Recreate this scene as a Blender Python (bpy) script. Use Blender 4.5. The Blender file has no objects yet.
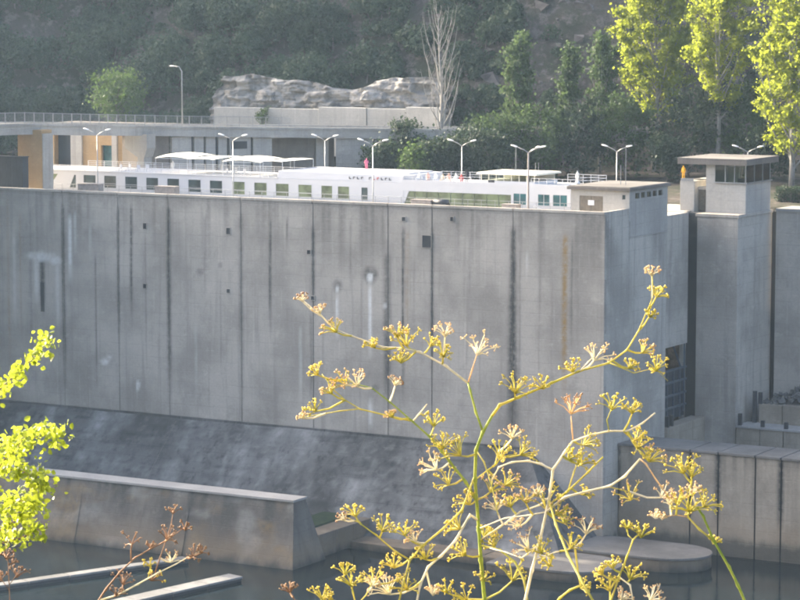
import bpy, bmesh, math, random
import numpy as np
from mathutils import Vector, Matrix

# ------------------------------------------------------------------ camera, sky, sun, exposure
scene = bpy.context.scene
COL = scene.collection
FPX, HC = 2600.0, 23.0                       # focal length in photo pixels, eye height above the lock coping
PITCH = math.atan(282 / FPX); YAW = math.radians(30)
fh = np.array([-math.sin(YAW), math.cos(YAW), 0]); rt = np.array([math.cos(YAW), math.sin(YAW), 0]); zz = np.array([0, 0, 1.0])
fw = fh * math.cos(PITCH) - zz * math.sin(PITCH); uu = fh * math.sin(PITCH) + zz * math.cos(PITCH)
def ray(x, y): return fw + (x - 400) / FPX * rt - (y - 300) / FPX * uu
_d = ray(605, 212)
EYE = _d * (HC / _d[2]); EYE[2] = HC         # the lock wall's downstream corner is the world origin
cam = bpy.data.cameras.new('camera'); camo = bpy.data.objects.new('camera', cam); COL.objects.link(camo)
cam.sensor_width = 36; cam.lens = FPX / 800 * 36; cam.clip_start = 0.5; cam.clip_end = 3000
camo.location = EYE; camo.rotation_euler = (math.pi / 2 - PITCH, 0, YAW)
scene.camera = camo

SUN_EL, SUN_AZ = math.radians(24), math.atan2(-0.99, 0.13)      # azimuth from +Y towards +X
world = bpy.data.worlds.new('World'); scene.world = world; world.use_nodes = True
wn = world.node_tree; bg = wn.nodes['Background']
sky = wn.nodes.new('ShaderNodeTexSky'); sky.sky_type = 'NISHITA'; sky.sun_disc = False
sky.sun_elevation = SUN_EL; sky.sun_rotation = SUN_AZ; sky.air_density = 0.75; sky.dust_density = 6.5; sky.ozone_density = 0.4
wn.links.new(sky.outputs[0], bg.inputs[0]); bg.inputs[1].default_value = 0.15
sl = bpy.data.lights.new('sun', 'SUN'); sl.energy = 2.6; sl.angle = math.radians(0.5); sl.color = (1.0, 0.9, 0.72)
so = bpy.data.objects.new('sun', sl); COL.objects.link(so)
sdir = Vector((math.sin(SUN_AZ) * math.cos(SUN_EL), math.cos(SUN_AZ) * math.cos(SUN_EL), math.sin(SUN_EL)))
so.rotation_euler = sdir.to_track_quat('Z', 'Y').to_euler(); so.location = (-200, 200, 200)
vs = scene.view_settings; vs.view_transform = 'Standard'; vs.look = 'None'; vs.gamma = 1; vs.use_curve_mapping = False
vs.exposure = 2.4
scene.render.engine = 'CYCLES'
try:
    scene.cycles.filter_width = 2.0
    scene.cycles.max_bounces = 4; scene.cycles.diffuse_bounces = 3; scene.cycles.glossy_bounces = 2; scene.cycles.transmission_bounces = 3; scene.cycles.volume_bounces = 0
except Exception: pass
HILL_TOP = 150.0
HAZE_DENSITY = 0.00009

# ------------------------------------------------------------------ helpers
def on(x, y, axis, val):
    d = ray(x, y); t = (val - EYE[axis]) / d[axis]; return EYE + t * d
def at(x, y, depth): return EYE + depth * ray(x, y)
def XW(x, Y, y=200): return float(on(x, y, 1, Y)[0])
rng = np.random.default_rng(7); R = random.Random(5)

class MB:
    def __init__(s): s.v = []; s.f = []; s.mi = []
    def add(s, v, f, m=0):
        o = len(s.v); s.v += [tuple(map(float, p)) for p in v]
        for q in f: s.f.append(tuple(i + o for i in q)); s.mi.append(m)
        return s
    def box(s, a, b, m=0):
        (x0, y0, z0), (x1, y1, z1) = a, b
        v = [(x0,y0,z0),(x1,y0,z0),(x1,y1,z0),(x0,y1,z0),(x0,y0,z1),(x1,y0,z1),(x1,y1,z1),(x0,y1,z1)]
        return s.add(v, [(0,3,2,1),(4,5,6,7),(0,1,5,4),(1,2,6,5),(2,3,7,6),(3,0,4,7)], m)
    def prism(s, poly, z0, z1, m=0):               # plan polygon (ccw) extruded in z
        n = len(poly); v = [(p[0], p[1], z0) for p in poly] + [(p[0], p[1], z1) for p in poly]
        f = [tuple(range(n - 1, -1, -1)), tuple(range(n, 2 * n))] + [(i, (i + 1) % n, n + (i + 1) % n, n + i) for i in range(n)]
        return s.add(v, f, m)
    def loft(s, rings, caps=True, m=0):
        n = len(rings[0]); v = [p for r in rings for p in r]; f = []
        for k in range(len(rings) - 1):
            for i in range(n):
                a = k * n + i; b = k * n + (i + 1) % n; f.append((a, b, b + n, a + n))
        if caps: f.append(tuple(range(n - 1, -1, -1))); f.append(tuple(range((len(rings) - 1) * n, len(rings) * n)))
        return s.add(v, f, m)
    def tube(s, pts, rad, n=6, m=0, caps=True):
        pts = [Vector(p) for p in pts]
        if not hasattr(rad, '__len__'): rad = [rad] * len(pts)
        rings = []; ref = None
        for i, p in enumerate(pts):
            d = (pts[min(i + 1, len(pts) - 1)] - pts[max(i - 1, 0)])
            if d.length < 1e-9: d = Vector((0, 0, 1))
            d.normalize()
            if ref is None: ref = Vector((1, 0, 0)) if abs(d.x) < 0.8 else Vector((0, 1, 0))
            a = (ref - d * ref.dot(d)).normalized(); b = d.cross(a); ref = a
            rings.append([p + (a * math.cos(2*math.pi*k/n) + b * math.sin(2*math.pi*k/n)) * rad[i] for k in range(n)])
        return s.loft(rings, caps, m)
    def build(s, name, mat, parent=None, smooth=False, bevel=0):
        me = bpy.data.meshes.new(name); me.from_pydata(s.v, [], s.f)
        mats = mat if isinstance(mat, (list, tuple)) else [mat]
        for mm in mats: me.materials.append(mm)
        if len(mats) > 1: me.polygons.foreach_set('material_index', s.mi)
        if smooth: me.polygons.foreach_set('use_smooth', [True] * len(s.f))
        me.update()
        o = bpy.data.objects.new(name, me); COL.objects.link(o)
        if parent: child(o, parent)
        if bevel:
            md = o.modifiers.new('bevel', 'BEVEL'); md.width = bevel; md.segments = 2; md.limit_method = 'ANGLE'
        return o
def child(o, parent):
    o.parent = parent; o.matrix_parent_inverse = parent_world(parent).inverted(); return o
def parent_world(o):
    m = Matrix.LocRotScale(o.location, o.rotation_euler, o.scale)
    if o.parent: m = parent_world(o.parent) @ o.matrix_parent_inverse @ m
    return m
def thing(name, label, cat, loc=(0, 0, 0), group=None):
    o = bpy.data.objects.new(name, None); COL.objects.link(o); o.location = loc; o.empty_display_size = 0.3
    return tag(o, label, cat, group)
def tag(o, label, cat, group=None):
    o['label'] = label; o['category'] = cat
    if group: o['group'] = group
    return o
def struct(o): o['kind'] = 'structure'; return o
def stuff(o): o['kind'] = 'stuff'; return o
def share(src, name, loc, parent=None, rotz=0, scale=None):
    o = bpy.data.objects.new(name, src.data); COL.objects.link(o); o.location = loc; o.rotation_euler = (0, 0, rotz)
    if scale: o.scale = scale
    if parent: child(o, parent)
    return o
def copy_tree(o, parent=None):
    c = o.copy(); COL.objects.link(c)
    if parent: c.parent = parent
    for ch in list(o.children): copy_tree(ch, c)
    return c
def mesh_np(name, v, faces, mat, parent=None, smooth=False):
    me = bpy.data.meshes.new(name); v = np.asarray(v, np.float32); faces = np.asarray(faces, np.int32); k = faces.shape[1]
    me.vertices.add(len(v)); me.vertices.foreach_set('co', v.ravel())
    me.loops.add(faces.size); me.loops.foreach_set('vertex_index', faces.ravel())
    me.polygons.add(len(faces)); me.polygons.foreach_set('loop_start', np.arange(0, faces.size, k, dtype=np.int32))
    me.polygons.foreach_set('loop_total', np.full(len(faces), k, np.int32))
    for mm in (mat if isinstance(mat, (list, tuple)) else [mat]): me.materials.append(mm)
    if smooth: me.polygons.foreach_set('use_smooth', np.ones(len(faces), bool))
    me.update(calc_edges=True); me.validate()
    o = bpy.data.objects.new(name, me); COL.objects.link(o)
    if parent: child(o, parent)
    return o
def leaves(centers, size, aspect=1.0, flat=None, rg=rng, normal=None, jit=.55):
    """one bent quad (two triangles folded on the midrib) per leaf"""
    c = np.asarray(centers, float); n = len(c); s = np.broadcast_to(np.asarray(size, float), (n,))[:, None]
    a = rg.normal(size=(n, 3)); a /= np.linalg.norm(a, axis=1, keepdims=True)
    b = rg.normal(size=(n, 3))
    if flat is not None: b = b * (1 - flat) + np.array([0, 0, 1.0]) * 0
    b -= a * np.sum(a * b, 1, keepdims=True); b /= np.linalg.norm(b, axis=1, keepdims=True); nn = np.cross(a, b)
    if normal is not None:
        nn = normal + rg.normal(size=(n, 3)) * jit; nn /= np.linalg.norm(nn, axis=1, keepdims=True)
        a -= nn * np.sum(a * nn, 1, keepdims=True); a /= np.linalg.norm(a, axis=1, keepdims=True); b = np.cross(nn, a)
    v = np.stack([c - a*s*.55, c + b*s*.4*aspect + nn*s*.08, c + a*s*.55, c - b*s*.4*aspect + nn*s*.08], 1).reshape(-1, 3)
    f = np.arange(4 * n).reshape(-1, 4); return v, f

_lat = np.random.default_rng(3).random((64, 64))
def vnoise(x, y):
    x = np.asarray(x, float); y = np.asarray(y, float); xi = np.floor(x).astype(int); yi = np.floor(y).astype(int)
    fx = x - xi; fy = y - yi; fx = fx*fx*(3-2*fx); fy = fy*fy*(3-2*fy)
    g = lambda i, j: _lat[i % 64, j % 64]
    return (g(xi,yi)*(1-fx)+g(xi+1,yi)*fx)*(1-fy)+(g(xi,yi+1)*(1-fx)+g(xi+1,yi+1)*fx)*fy
def fbm(x, y, o=4): return sum(vnoise(x * 2**k + 7.3*k, y * 2**k + 3.1*k) * 0.5**k for k in range(o)) / (2 - 0.5**(o-1))

# ------------------------------------------------------------------ materials
class NT:
    def __init__(s, name):
        s.m = bpy.data.materials.new(name); s.m.use_nodes = True; s.t = s.m.node_tree; s.n = s.t.nodes; s.p = s.n['Principled BSDF']
    def new(s, k, **kw):
        q = s.n.new('ShaderNode' + k)
        for a, b in kw.items(): setattr(q, a, b)
        return q
    def link(s, a, b): s.t.links.new(a, b)
    def val(s, a, sock):
        if isinstance(a, (int, float)): sock.default_value = a
        elif isinstance(a, tuple): sock.default_value = a if len(a) == 4 or len(sock.default_value) == 3 else (*a, 1)
        else: s.link(a, sock)
    def math(s, op, a, b=0.0, clamp=False):
        q = s.new('Math', operation=op, use_clamp=clamp); s.val(a, q.inputs[0]); s.val(b, q.inputs[1]); return q.outputs[0]
    def mix(s, fac, a, b, mode='MIX'):
        q = s.new('Mix', data_type='RGBA', blend_type=mode); s.val(fac, q.inputs[0]); s.val(a, q.inputs[6]); s.val(b, q.inputs[7]); return q.outputs[2]
    def noise(s, scale, vec=None, detail=4, rough=.55, stretch=None):
        q = s.new('TexNoise'); q.inputs['Scale'].default_value = scale; q.inputs['Detail'].default_value = detail; q.inputs['Roughness'].default_value = rough
        if vec is None: vec = s.pos()
        if stretch:
            mp = s.new('Mapping'); mp.inputs['Scale'].default_value = stretch; s.link(vec, mp.inputs[0]); vec = mp.outputs[0]
        s.link(vec, q.inputs['Vector']); return q.outputs[0]
    def pos(s): return s.new('NewGeometry').outputs['Position']
    def ramp(s, fac, a, b):
        q = s.new('MapRange', interpolation_type='SMOOTHSTEP'); s.link(fac, q.inputs[0]); q.inputs[1].default_value = a; q.inputs[2].default_value = b; return q.outputs[0]
    def bump(s, h, strength=.4, dist=.05):
        q = s.new('Bump'); q.inputs['Strength'].default_value = strength; q.inputs['Distance'].default_value = dist; s.link(h, q.inputs['Height']); s.link(q.outputs[0], s.p.inputs['Normal'])
    def out(s, color, rough=.8, spec=.3):
        s.val(color, s.p.inputs['Base Color']); s.val(rough, s.p.inputs['Roughness']); s.p.inputs['Specular IOR Level'].default_value = spec; return s.m

def concrete(name, base, dark=.55, lift=1.5, streak=.5, mott=.35, wet=None):
    t = NT(name); pos = t.pos()
    d = tuple(c * dark for c in base)
    col = t.mix(t.ramp(t.noise(.12, pos, 5), .35, .7), base, tuple(c * (1 - mott) for c in base))
    st = t.ramp(t.noise(1.0, pos, 5, .6, stretch=(1.1, 1.1, .05)), .5, .72)
    col = t.mix(t.math('MULTIPLY', st, streak), col, d)
    pale = t.ramp(t.noise(1.0, pos, 4, .6, stretch=(2.3, 2.3, .09)), .58, .75)
    col = t.mix(t.math('MULTIPLY', pale, .3), col, tuple(min(1, c * 1.45) for c in base))
    sep = t.new('SeparateXYZ'); t.link(pos, sep.inputs[0]); z = sep.outputs[2]
    wob = t.math('MULTIPLY', t.math('SUBTRACT', t.noise(.4, pos, 2), .5), .12)
    fr = t.math('FRACT', t.math('DIVIDE', t.math('ADD', z, wob), lift))
    ln = t.math('SUBTRACT', 1, t.ramp(t.math('ABSOLUTE', t.math('SUBTRACT', fr, .5)), .0, .035))
    lm = t.math('MULTIPLY', ln, t.ramp(t.noise(.35, pos, 3), .36, .6))
    col = t.mix(t.math('MULTIPLY', lm, .6), col, d)
    col = t.mix(t.math('MULTIPLY', t.ramp(t.noise(.45, pos, 6, .68, stretch=(1, 1, .55)), .5, .68), mott), col, d)
    col = t.mix(t.math('MULTIPLY', t.ramp(t.noise(.6, pos, 6, .7, stretch=(.8, .8, 1.3)), .56, .7), mott * .6), col, tuple(min(1, c * 1.5) for c in base))
    grain = t.noise(3.5, pos, 6, .7)
    col = t.mix(.22, col, t.mix(grain, (.02, .02, .02), (1, 1, 1)), 'OVERLAY')
    at_ = t.new('Attribute', attribute_name='stain'); s2 = t.new('SeparateColor'); t.link(at_.outputs['Color'], s2.inputs[0])
    brk = t.ramp(t.noise(1.6, pos, 5, .7), .25, .6)
    col = t.mix(t.math('MULTIPLY', s2.outputs[0], t.math('ADD', .45, t.math('MULTIPLY', brk, .55))), col, (.035, .037, .036))
    col = t.mix(t.math('MULTIPLY', s2.outputs[2], brk), col, (.30, .19, .07))
    col = t.mix(t.math('MULTIPLY', s2.outputs[1], t.math('ADD', .5, t.math('MULTIPLY', brk, .5))), col, (.72, .71, .66))
    if wet is not None:       # algae-dark band by the waterline
        wz = t.math('ADD', z, t.math('MULTIPLY', t.math('SUBTRACT', t.noise(.5, pos, 4, .6, stretch=(1, 1, .3)), .5), 2.2))
        w = t.math('SUBTRACT', 1, t.ramp(wz, wet[0], wet[1]))
        col = t.mix(t.math('MULTIPLY', w, .8), col, (.045, .043, .035))
        oc = t.math('MULTIPLY', t.math('SUBTRACT', 1, t.ramp(wz, wet[1] - .3, wet[1] + 3.5)), t.math('SUBTRACT', 1, w))
        col = t.mix(t.math('MULTIPLY', oc, .4), col, (.27, .19, .11))
    t.bump(t.math('SUBTRACT', t.math('ADD', grain, t.math('MULTIPLY', st, .3)), t.math('MULTIPLY', ln, .5)), .5, .06)
    return t.out(col, .88, .2)
def plain(name, col, rough=.6, var=.15, scale=4, metal=0, spec=.4):
    t = NT(name); n = t.noise(scale, None, 5, .6)
    c = t.mix(t.ramp(n, .3, .75), col, tuple(x * (1 - var) for x in col)); t.p.inputs['Metallic'].default_value = metal
    return t.out(c, rough, spec)
def leafmat(name, a, b, trans=.45, tcol=None, scale=1.2):
    t = NT(name); n = t.noise(scale, None, 3, .6); n2 = t.noise(scale * 9, None, 2)
    c = t.mix(t.ramp(t.math('ADD', t.math('MULTIPLY', n, .6), t.math('MULTIPLY', n2, .4)), .36, .64), a, b)
    ta = t.new('Attribute', attribute_name='tint'); c = t.mix(t.math('MULTIPLY', ta.outputs['Fac'], .75), c, t.mix(1.0, c, (2.1, 2.0, 1.9), 'MULTIPLY'))
    t.out(c, .6, .25)
    tr = t.new('BsdfTranslucent'); t.val(t.mix(.5, c, tcol or tuple(min(1, x * 1.6) for x in b)), tr.inputs[0])
    ms = t.new('MixShader'); ms.inputs[0].default_value = trans
    t.link(t.p.outputs[0], ms.inputs[1]); t.link(tr.outputs[0], ms.inputs[2]); t.link(ms.outputs[0], t.n['Material Output'].inputs[0]); return t.m
def glassy(name, col, rough=.08, var=.5, scale=.5):
    t = NT(name); n = t.noise(scale, None, 3); c = t.mix(t.ramp(n, .35, .65), col, tuple(x * (1 - var) for x in col)); return t.out(c, rough, .8)

M = {}
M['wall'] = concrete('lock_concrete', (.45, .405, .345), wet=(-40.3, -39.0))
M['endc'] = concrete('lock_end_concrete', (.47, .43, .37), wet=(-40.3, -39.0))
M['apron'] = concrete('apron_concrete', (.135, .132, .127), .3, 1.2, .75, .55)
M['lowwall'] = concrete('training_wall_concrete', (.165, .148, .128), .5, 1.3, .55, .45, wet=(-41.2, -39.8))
M['guide'] = concrete('guide_wall_concrete', (.37, .315, .245), .55, 1.6, .4, .35, wet=(-39.6, -38.0))
M['pale'] = concrete('pale_concrete', (.46, .435, .39), .6, 1.1, .35, .2)
M['bluegrey'] = concrete('gallery_concrete', (.40, .375, .335), .6, 1.4, .5, .25)
M['ochre'] = concrete('ochre_concrete', (.42, .28, .14), .65, 1.5, .3, .25)
M['deckc'] = concrete('deck_concrete', (.38, .36, .33), .7, 50, .15, .25)
M['roof'] = concrete('roof_concrete', (.20, .175, .15), .6, 50, .4, .3)
M['slab'] = concrete('dark_slab_concrete', (.20, .185, .165), .6, 50, .3, .4)
M['float'] = concrete('float_deck', (.26, .25, .23), .5, 50, .4, .5)
M['groove'] = plain('groove_dark', (.035, .037, .04), .9)
M['steel'] = plain('gate_steel', (.05, .06, .075), .5, .4, 1.2, .4)
M['steel_rib'] = plain('gate_rib_steel', (.085, .105, .135), .5, .3)
M['galv'] = plain('galvanised', (.33, .335, .33), .45, .2, 6, .5)
M['lampglass'] = plain('lamp_bowl', (.82, .82, .80), .15, .05, 3)
M['white'] = plain('ship_white_paint', (.58, .58, .585), .35, .05, .4)
M['cream'] = plain('cream_paint', (.78, .74, .60), .45, .08, .6)
M['canvas'] = plain('awning_canvas', (.82, .80, .70), .8, .08, 1.0)
M['sglass'] = glassy('ship_glass_dark', (.05, .075, .075))
M['gglass'] = glassy('ship_glass_green', (.19, .23, .12), .12, .55, .5)
M['tglass'] = glassy('ship_glass_teal', (.04, .15, .16), .08, .5, .6)
M['bglass'] = glassy('cabin_glass', (.10, .12, .12), .1)
M['brown'] = plain('brown_timber', (.20, .165, .12), .7, .3, 3)
M['boxbrown'] = plain('bollard_box_paint', (.30, .26, .23), .7, .3, 2)
M['navy'] = plain('dark_blue_sheet', (.016, .024, .038), .5, .3, .8)
M['dark'] = plain('dark_metal', (.05, .05, .055), .5, .3)
M['red'] = plain('red_paint', (.5, .06, .05), .5)
M['sign'] = plain('white_sign', (.8, .8, .8), .5, .03)
M['yellow'] = plain('yellow_paint', (.75, .48, .04), .5, .1)
M['bark'] = plain('bark', (.16, .14, .12), .9, .4, 3)
M['palebark'] = plain('pale_bark', (.30, .285, .26), .9, .35, 2)
M['poplar_gold'] = leafmat('sunlit_poplar_leaves', (.16, .21, .03), (.26, .30, .04), .62, (.58, .64, .05), .5)  # brighter copy, yellow sunlight put into the leaf colour
M['poplar_dark'] = leafmat('shaded_poplar_leaves', (.042, .078, .030), (.085, .125, .042), .45)  # darker copy of the poplar leaves, shade put into the colour
M['wood'] = leafmat('oak_leaves', (.022, .040, .024), (.045, .066, .034), .3, None, .22)
M['shrub'] = leafmat('shrub_leaves', (.05, .085, .025), (.09, .14, .035), .35, None, .5)
M['hedge'] = leafmat('hedge_leaves', (.02, .04, .025), (.04, .065, .03), .25)
M['sprig'] = leafmat('sprig_leaves', (.10, .16, .02), (.24, .29, .03), .55, (.60, .66, .05), 30)
M['sprig'].node_tree.nodes['Principled BSDF'].inputs['Roughness'].default_value = .32; M['sprig'].node_tree.nodes['Principled BSDF'].inputs['Specular IOR Level'].default_value = .6
M['fstem'] = leafmat('fennel_stem', (.46, .44, .08), (.66, .56, .16), .4, (.8, .7, .16), 14)
M['fgreen'] = leafmat('fennel_green_stem', (.26, .34, .06), (.44, .46, .10), .35, (.6, .62, .12), 14)
M['fpale'] = leafmat('fennel_dry_stem', (.74, .66, .42), (.84, .78, .62), .35, (.9, .8, .55), 14)
M['fred'] = plain('reddish_dry_stem', (.36, .19, .09), .7, .45, 30)
M['fyellow'] = leafmat('fennel_flowers_yellow', (.64, .53, .08), (.82, .68, .18), .5, (.98, .84, .22), 60)
M['fpink'] = leafmat('fennel_seeds_pinkish', (.62, .40, .20), (.76, .60, .34), .45, (.95, .66, .32), 60)
M['fbrown'] = leafmat('dry_seed_heads', (.28, .15, .08), (.46, .30, .15), .35, (.6, .36, .16), 60)
M['rock'] = concrete('pale_rock', (.30, .285, .26), .35, 2.3, .7, .55)
M['rubble'] = plain('rubble', (.14, .135, .125), .95, .5, .8)
# water
t = NT('river_water'); n1 = t.noise(.9, None, 4, .6, stretch=(1, .6, 1)); t.bump(n1, .05, .2)
M['water'] = t.out((.008, .014, .016), .08, .22)
# terrain: dry grass, soil and rock
t = NT('hillside'); g = t.noise(.06, None, 6, .6); g2 = t.noise(.5, None, 6, .65)
c = t.mix(t.ramp(g, .4, .62), (.080, .066, .054), (.045, .050, .030)); c = t.mix(t.ramp(g2, .48, .66), c, (.15, .125, .108)); 
c = t.mix(t.ramp(t.noise(1.6, None, 5, .7), .5, .7), c, (.05, .055, .03)); t.bump(g2, .8, .5); M['ground'] = t.out(c, .95, .1)

# ------------------------------------------------------------------ terrain, water
def axis_coords(lo, a, b, hi, fine, coarse):
    return np.concatenate([np.arange(lo, a, coarse), np.arange(a, b, fine), np.arange(b, hi + .1, coarse)])
def toe(x): return 80 + 16 * np.clip((x + 62) / 40, 0, 1) + 3 * np.sin(x * .06) - 38 * np.clip((-145 - x) / 40, 0, 1)  # last term: unseen spur at left, shaped to shade the slope
def ground_z(X, Y):
    X = np.asarray(X, float); Y = np.asarray(Y, float)
    d = Y - toe(X); rough = fbm(X * .09, Y * .09, 5) - .5; ter = fbm(X * .02 + 9, Y * .02, 3)
    h = np.where(d > 0, d * 1.22, 0); top = HILL_TOP * (.93 + .14 * ter)
    h = top * np.tanh(h / top * 1.0) if False else np.minimum(h, top + .05 * (h - top).clip(0))
    far = -2.1 + .035 * (Y - 46).clip(0, 36) + h + rough * (1 + 6 * np.clip(d / 12, 0, 1))
    # terraces on the rocky part of the slope
    far = far + np.where(d > 3, .8 * np.sin(far * 1.15 + 3 * rough), 0) * np.clip((X + 75) / 12, 0, 1)
    near = np.interp(Y, [-460, -300, -281.5, -277, -275, -190, -180], [75, 29, 21.45, 21.2, 20.3, -40, -47]) + rough * np.clip((-285 - Y) / 20, 0, 3)
    z = np.where(Y > 45.5, far, np.where(Y < -180, near, -47))
    return z
gx = np.concatenate([np.arange(-720, -420, 22), np.arange(-420, -185, 6), np.arange(-185, 20, 1.1), np.arange(20, 541, 22)]); gy = np.concatenate([np.arange(-450, -300, 15), np.arange(-300, -270, 1.0), np.arange(-270, -180, 6), [-180, -100, 0, 44.9, 45.6], np.arange(47, 76, 2.5), np.arange(76, 130, 1.0), np.arange(130, 260, 4), np.arange(260, 521, 26)])
GX, GY = np.meshgrid(gx, gy); GZ = ground_z(GX, GY); ny, nx = GX.shape
idx = np.arange(nx * ny).reshape(ny, nx)
hf = np.stack([idx[:-1, :-1], idx[:-1, 1:], idx[1:, 1:], idx[1:, :-1]], -1).reshape(-1, 4)
struct(mesh_np('hillside_terrain', np.stack([GX, GY, GZ], -1).reshape(-1, 3), hf, M['ground'], smooth=True))
WZ = -41.0
wtr = MB().add([(-151, -230, WZ), (540, -230, WZ), (540, 44, WZ), (-151, 44, WZ)], [(0, 1, 2, 3)]); struct(wtr.build('river_water', M['water']))
up = MB().add([(-720, -230, -3.0), (-152.5, -230, -3.0), (-152.5, 44, -3.0), (-720, 44, -3.0)], [(0, 1, 2, 3)]); struct(up.build('reservoir_water', M['water']))
ch = MB().add([(-151, 18.05, -2.7), (-3.4, 18.05, -2.7), (-3.4, 29.95, -2.7), (-151, 29.95, -2.7)], [(0, 1, 2, 3)]); struct(ch.build('lock_chamber_water', M['water']))

# ------------------------------------------------------------------ stained wall panels
DECK = -1.6
wx = lambda p: XW(p, 0, 250)
streaks = [  # pixel column it falls down, width, z from, z to, strength, channel (0 dark 1 lime 2 rust)
 (63, .45, -1.5, -29, .75, 0), (95, .22, -8, -28, .5, 0), (118, .32, -1.5, -22, .75, 0), (131, .34, -1.2, -18, .75, 0), (168.5, .55, -1, -29.4, .85, 0),
 (145, .2, -5, -24, .35, 0), (241, .5, -1.5, -29.4, .42, 0), (270, .3, -2, -19, .7, 0), (287, .22, -2, -6.5, .6, 0), (313, .42, -3, -15, .8, 0), (311, .35, -14, -27, .4, 0),
 (387, .8, -6, -28.5, .6, 0), (403, .3, -2.5, -26, .8, 0), (407, .5, -3, -24, .3, 2), (432, .4, -2.5, -23, .7, 0), (513, .95, -1.8, -32, 1.0, 0), (520, .3, -4, -29, .3, 0),
 (565, .55, -2.5, -24, .9, 2), (572, .3, -3, -18, .35, 0), (540, .3, -5, -14, .25, 0), (42, .7, -8.5, -17.5, .9, 0), (30, .3, -2, -26, .3, 0), (8, .4, -1, -28, .35, 2), (20, .3, -3, -22, .3, 2),
 (470, .25, -3, -12, .25, 0), (350, .25, -2, -12, .3, 0), (205, .25, -2, -14, .3, 0), (220, .2, -10, -25, .25, 0),
 (70, .5, -3, -13, .8, 1), (75, .3, -2.5, -9, .5, 1), (337, .3, -11.5, -18, .8, 1), (370, .38, -10, -20, .85, 1), (370, .5, -24.5, -29.4, .7, 1), (300, .35, -16, -27, .35, 1), (36, .6, -9, -16, .6, 1), (14, .4, -6, -20, .4, 1), (57, .5, -9.5, -20, .4, 1), (195, .25, -16, -27, .25, 1), (527, .25, -5, -9, .7, 1), (90, .3, -4, -10, .3, 1)]
blobs = [(103, -22.9, .9, .45, .9, 1), (108, -22.3, .5, .3, .7, 1), (136.5, -25.7, .35, .8, .8, 1), (337, -10.8, .8, 1.0, .6, 0), (337, -11.2, .35, .5, .9, 1), (370, -9.2, 1.2, 1.3, .7, 0), (370, -9.6, .5, .7, 1.0, 1), (42, -9.2, 2.6, .7, .75, 1), (55, -9.6, 1.2, .6, .7, 1),
 (385, -13, .35, .4, .6, 1), (95, -5.5, 2, 1.2, .3, 0), (200, -10, .8, .5, .4, 0), (220, -9, .4, .5, .4, 0), (375, -23.5, .7, .6, .45, 0), (25, -7, 2, 3, .3, 0), (110, -6, 3, 2, .2, 0)]
def stain_map(X, Z):
    a = np.zeros(X.shape + (3,)); wob = (fbm(X * .0 + 3.1, Z * .22, 3) - .5) * .35
    for p, w, z0, z1, s, c in streaks:
        x0 = wx(p); ww = w * .62 * (np.clip(.55 - Z / 30, .55, 1.6) if w > .8 else 1); pr = np.exp(-np.abs((X - x0 - wob * (.6 if w < .4 else .3)) / ww)**2.6)
        edge = np.clip((z0 - Z) / 1.2, 0, 1) * np.clip((Z - z1) / max(2.5, .35 * (z0 - z1)), 0, 1)
        brk = .55 + .9 * (fbm(X * .5 + p, Z * .55, 3) - .25) + (.6 if s >= 1 else .15 if s > .7 else 0)
        a[..., c] = np.maximum(a[..., c], min(1, s * (1.35 if c == 0 else 1.15)) * pr * edge * np.clip(brk + .15, .35, 1))
    for p, z, w, h, s, c in blobs:
        e = ((X - wx(p)) / w)**2 + ((Z - z) / h)**2 + 1.2 * (fbm(X * 1.1, Z * 1.1, 3) - .5)
        a[..., c] = np.maximum(a[..., c], s * np.clip(1.25 - e, 0, 1))
    drip = np.clip((fbm(X * 1.4, np.zeros_like(X) + 5, 3) - .52) * 5, 0, 1) * np.clip(1 + (Z + 1) / (3 + 9 * fbm(X * .8, X * 0 + 2, 2)), 0, 1)
    a[..., 0] = np.maximum(a[..., 0], .45 * drip)
    a[..., 0] = np.maximum(a[..., 0], .28 * np.clip((Z + 2.2) / 1.8, 0, 1))
    return a
def set_stain(o, rgb):
    at_ = o.data.color_attributes.new('stain', 'FLOAT_COLOR', 'POINT'); n = len(o.data.vertices)
    buf = np.ones((n, 4), np.float32); buf[:, :3] = rgb.reshape(-1, 3); at_.data.foreach_set('color', buf.ravel())
lock = thing('lock_wall', 'tall streaked grey concrete lock wall filling the middle of the view', 'lock wall', (0, 0, WZ))
joints = [-150, -130, -111, wx(1) - 2, wx(63), wx(118), wx(168.5), wx(241), wx(313), wx(388), wx(432), wx(513), 0.0]
GAP = .07
for k in range(len(joints) - 1):
    x0, x1 = joints[k] + GAP, joints[k + 1] - (GAP if k < len(joints) - 2 else 0)
    nxp = max(3, int((x1 - x0) / .22)); xs = np.linspace(x0, x1, nxp); zs = np.linspace(-49, -.32, 150); prd = (R.random() - .5) * .05
    PX, PZ = np.meshgrid(xs, zs); PY = np.full_like(PX, prd)
    PY = PY + .03 * (fbm(PX * .15, PZ * .4, 3) - .5)
    v = np.stack([PX, PY, PZ], -1).reshape(-1, 3); n_ = len(zs); id_ = np.arange(v.shape[0]).reshape(n_, nxp)
    f = np.stack([id_[:-1, :-1], id_[:-1, 1:], id_[1:, 1:], id_[1:, :-1]], -1).reshape(-1, 4)
    # side returns into the joint
    off = len(v); ret = []; rf = []
    for s_, col_ in ((0, id_[:, 0]), (1, id_[:, -1])):
        b0 = off + len(ret); ret += [(v[i][0], .6, v[i][2]) for i in (col_[0], col_[-1])]
        q = (col_[0], col_[-1], b0 + 1, b0); rf.append(q if s_ == 0 else q[::-1])
    v = np.concatenate([v, np.array(ret)]); f = np.concatenate([f, np.array(rf)])
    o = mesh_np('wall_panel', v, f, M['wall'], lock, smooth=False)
    sm = stain_map(v[:, 0], v[:, 2]); set_stain(o, sm)
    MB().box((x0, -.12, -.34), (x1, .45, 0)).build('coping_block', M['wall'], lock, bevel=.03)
core = MB().box((-150, .5, -49), (-.4, 17.9, DECK - .02)).build('wall_core', M['groove'], lock)
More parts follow.
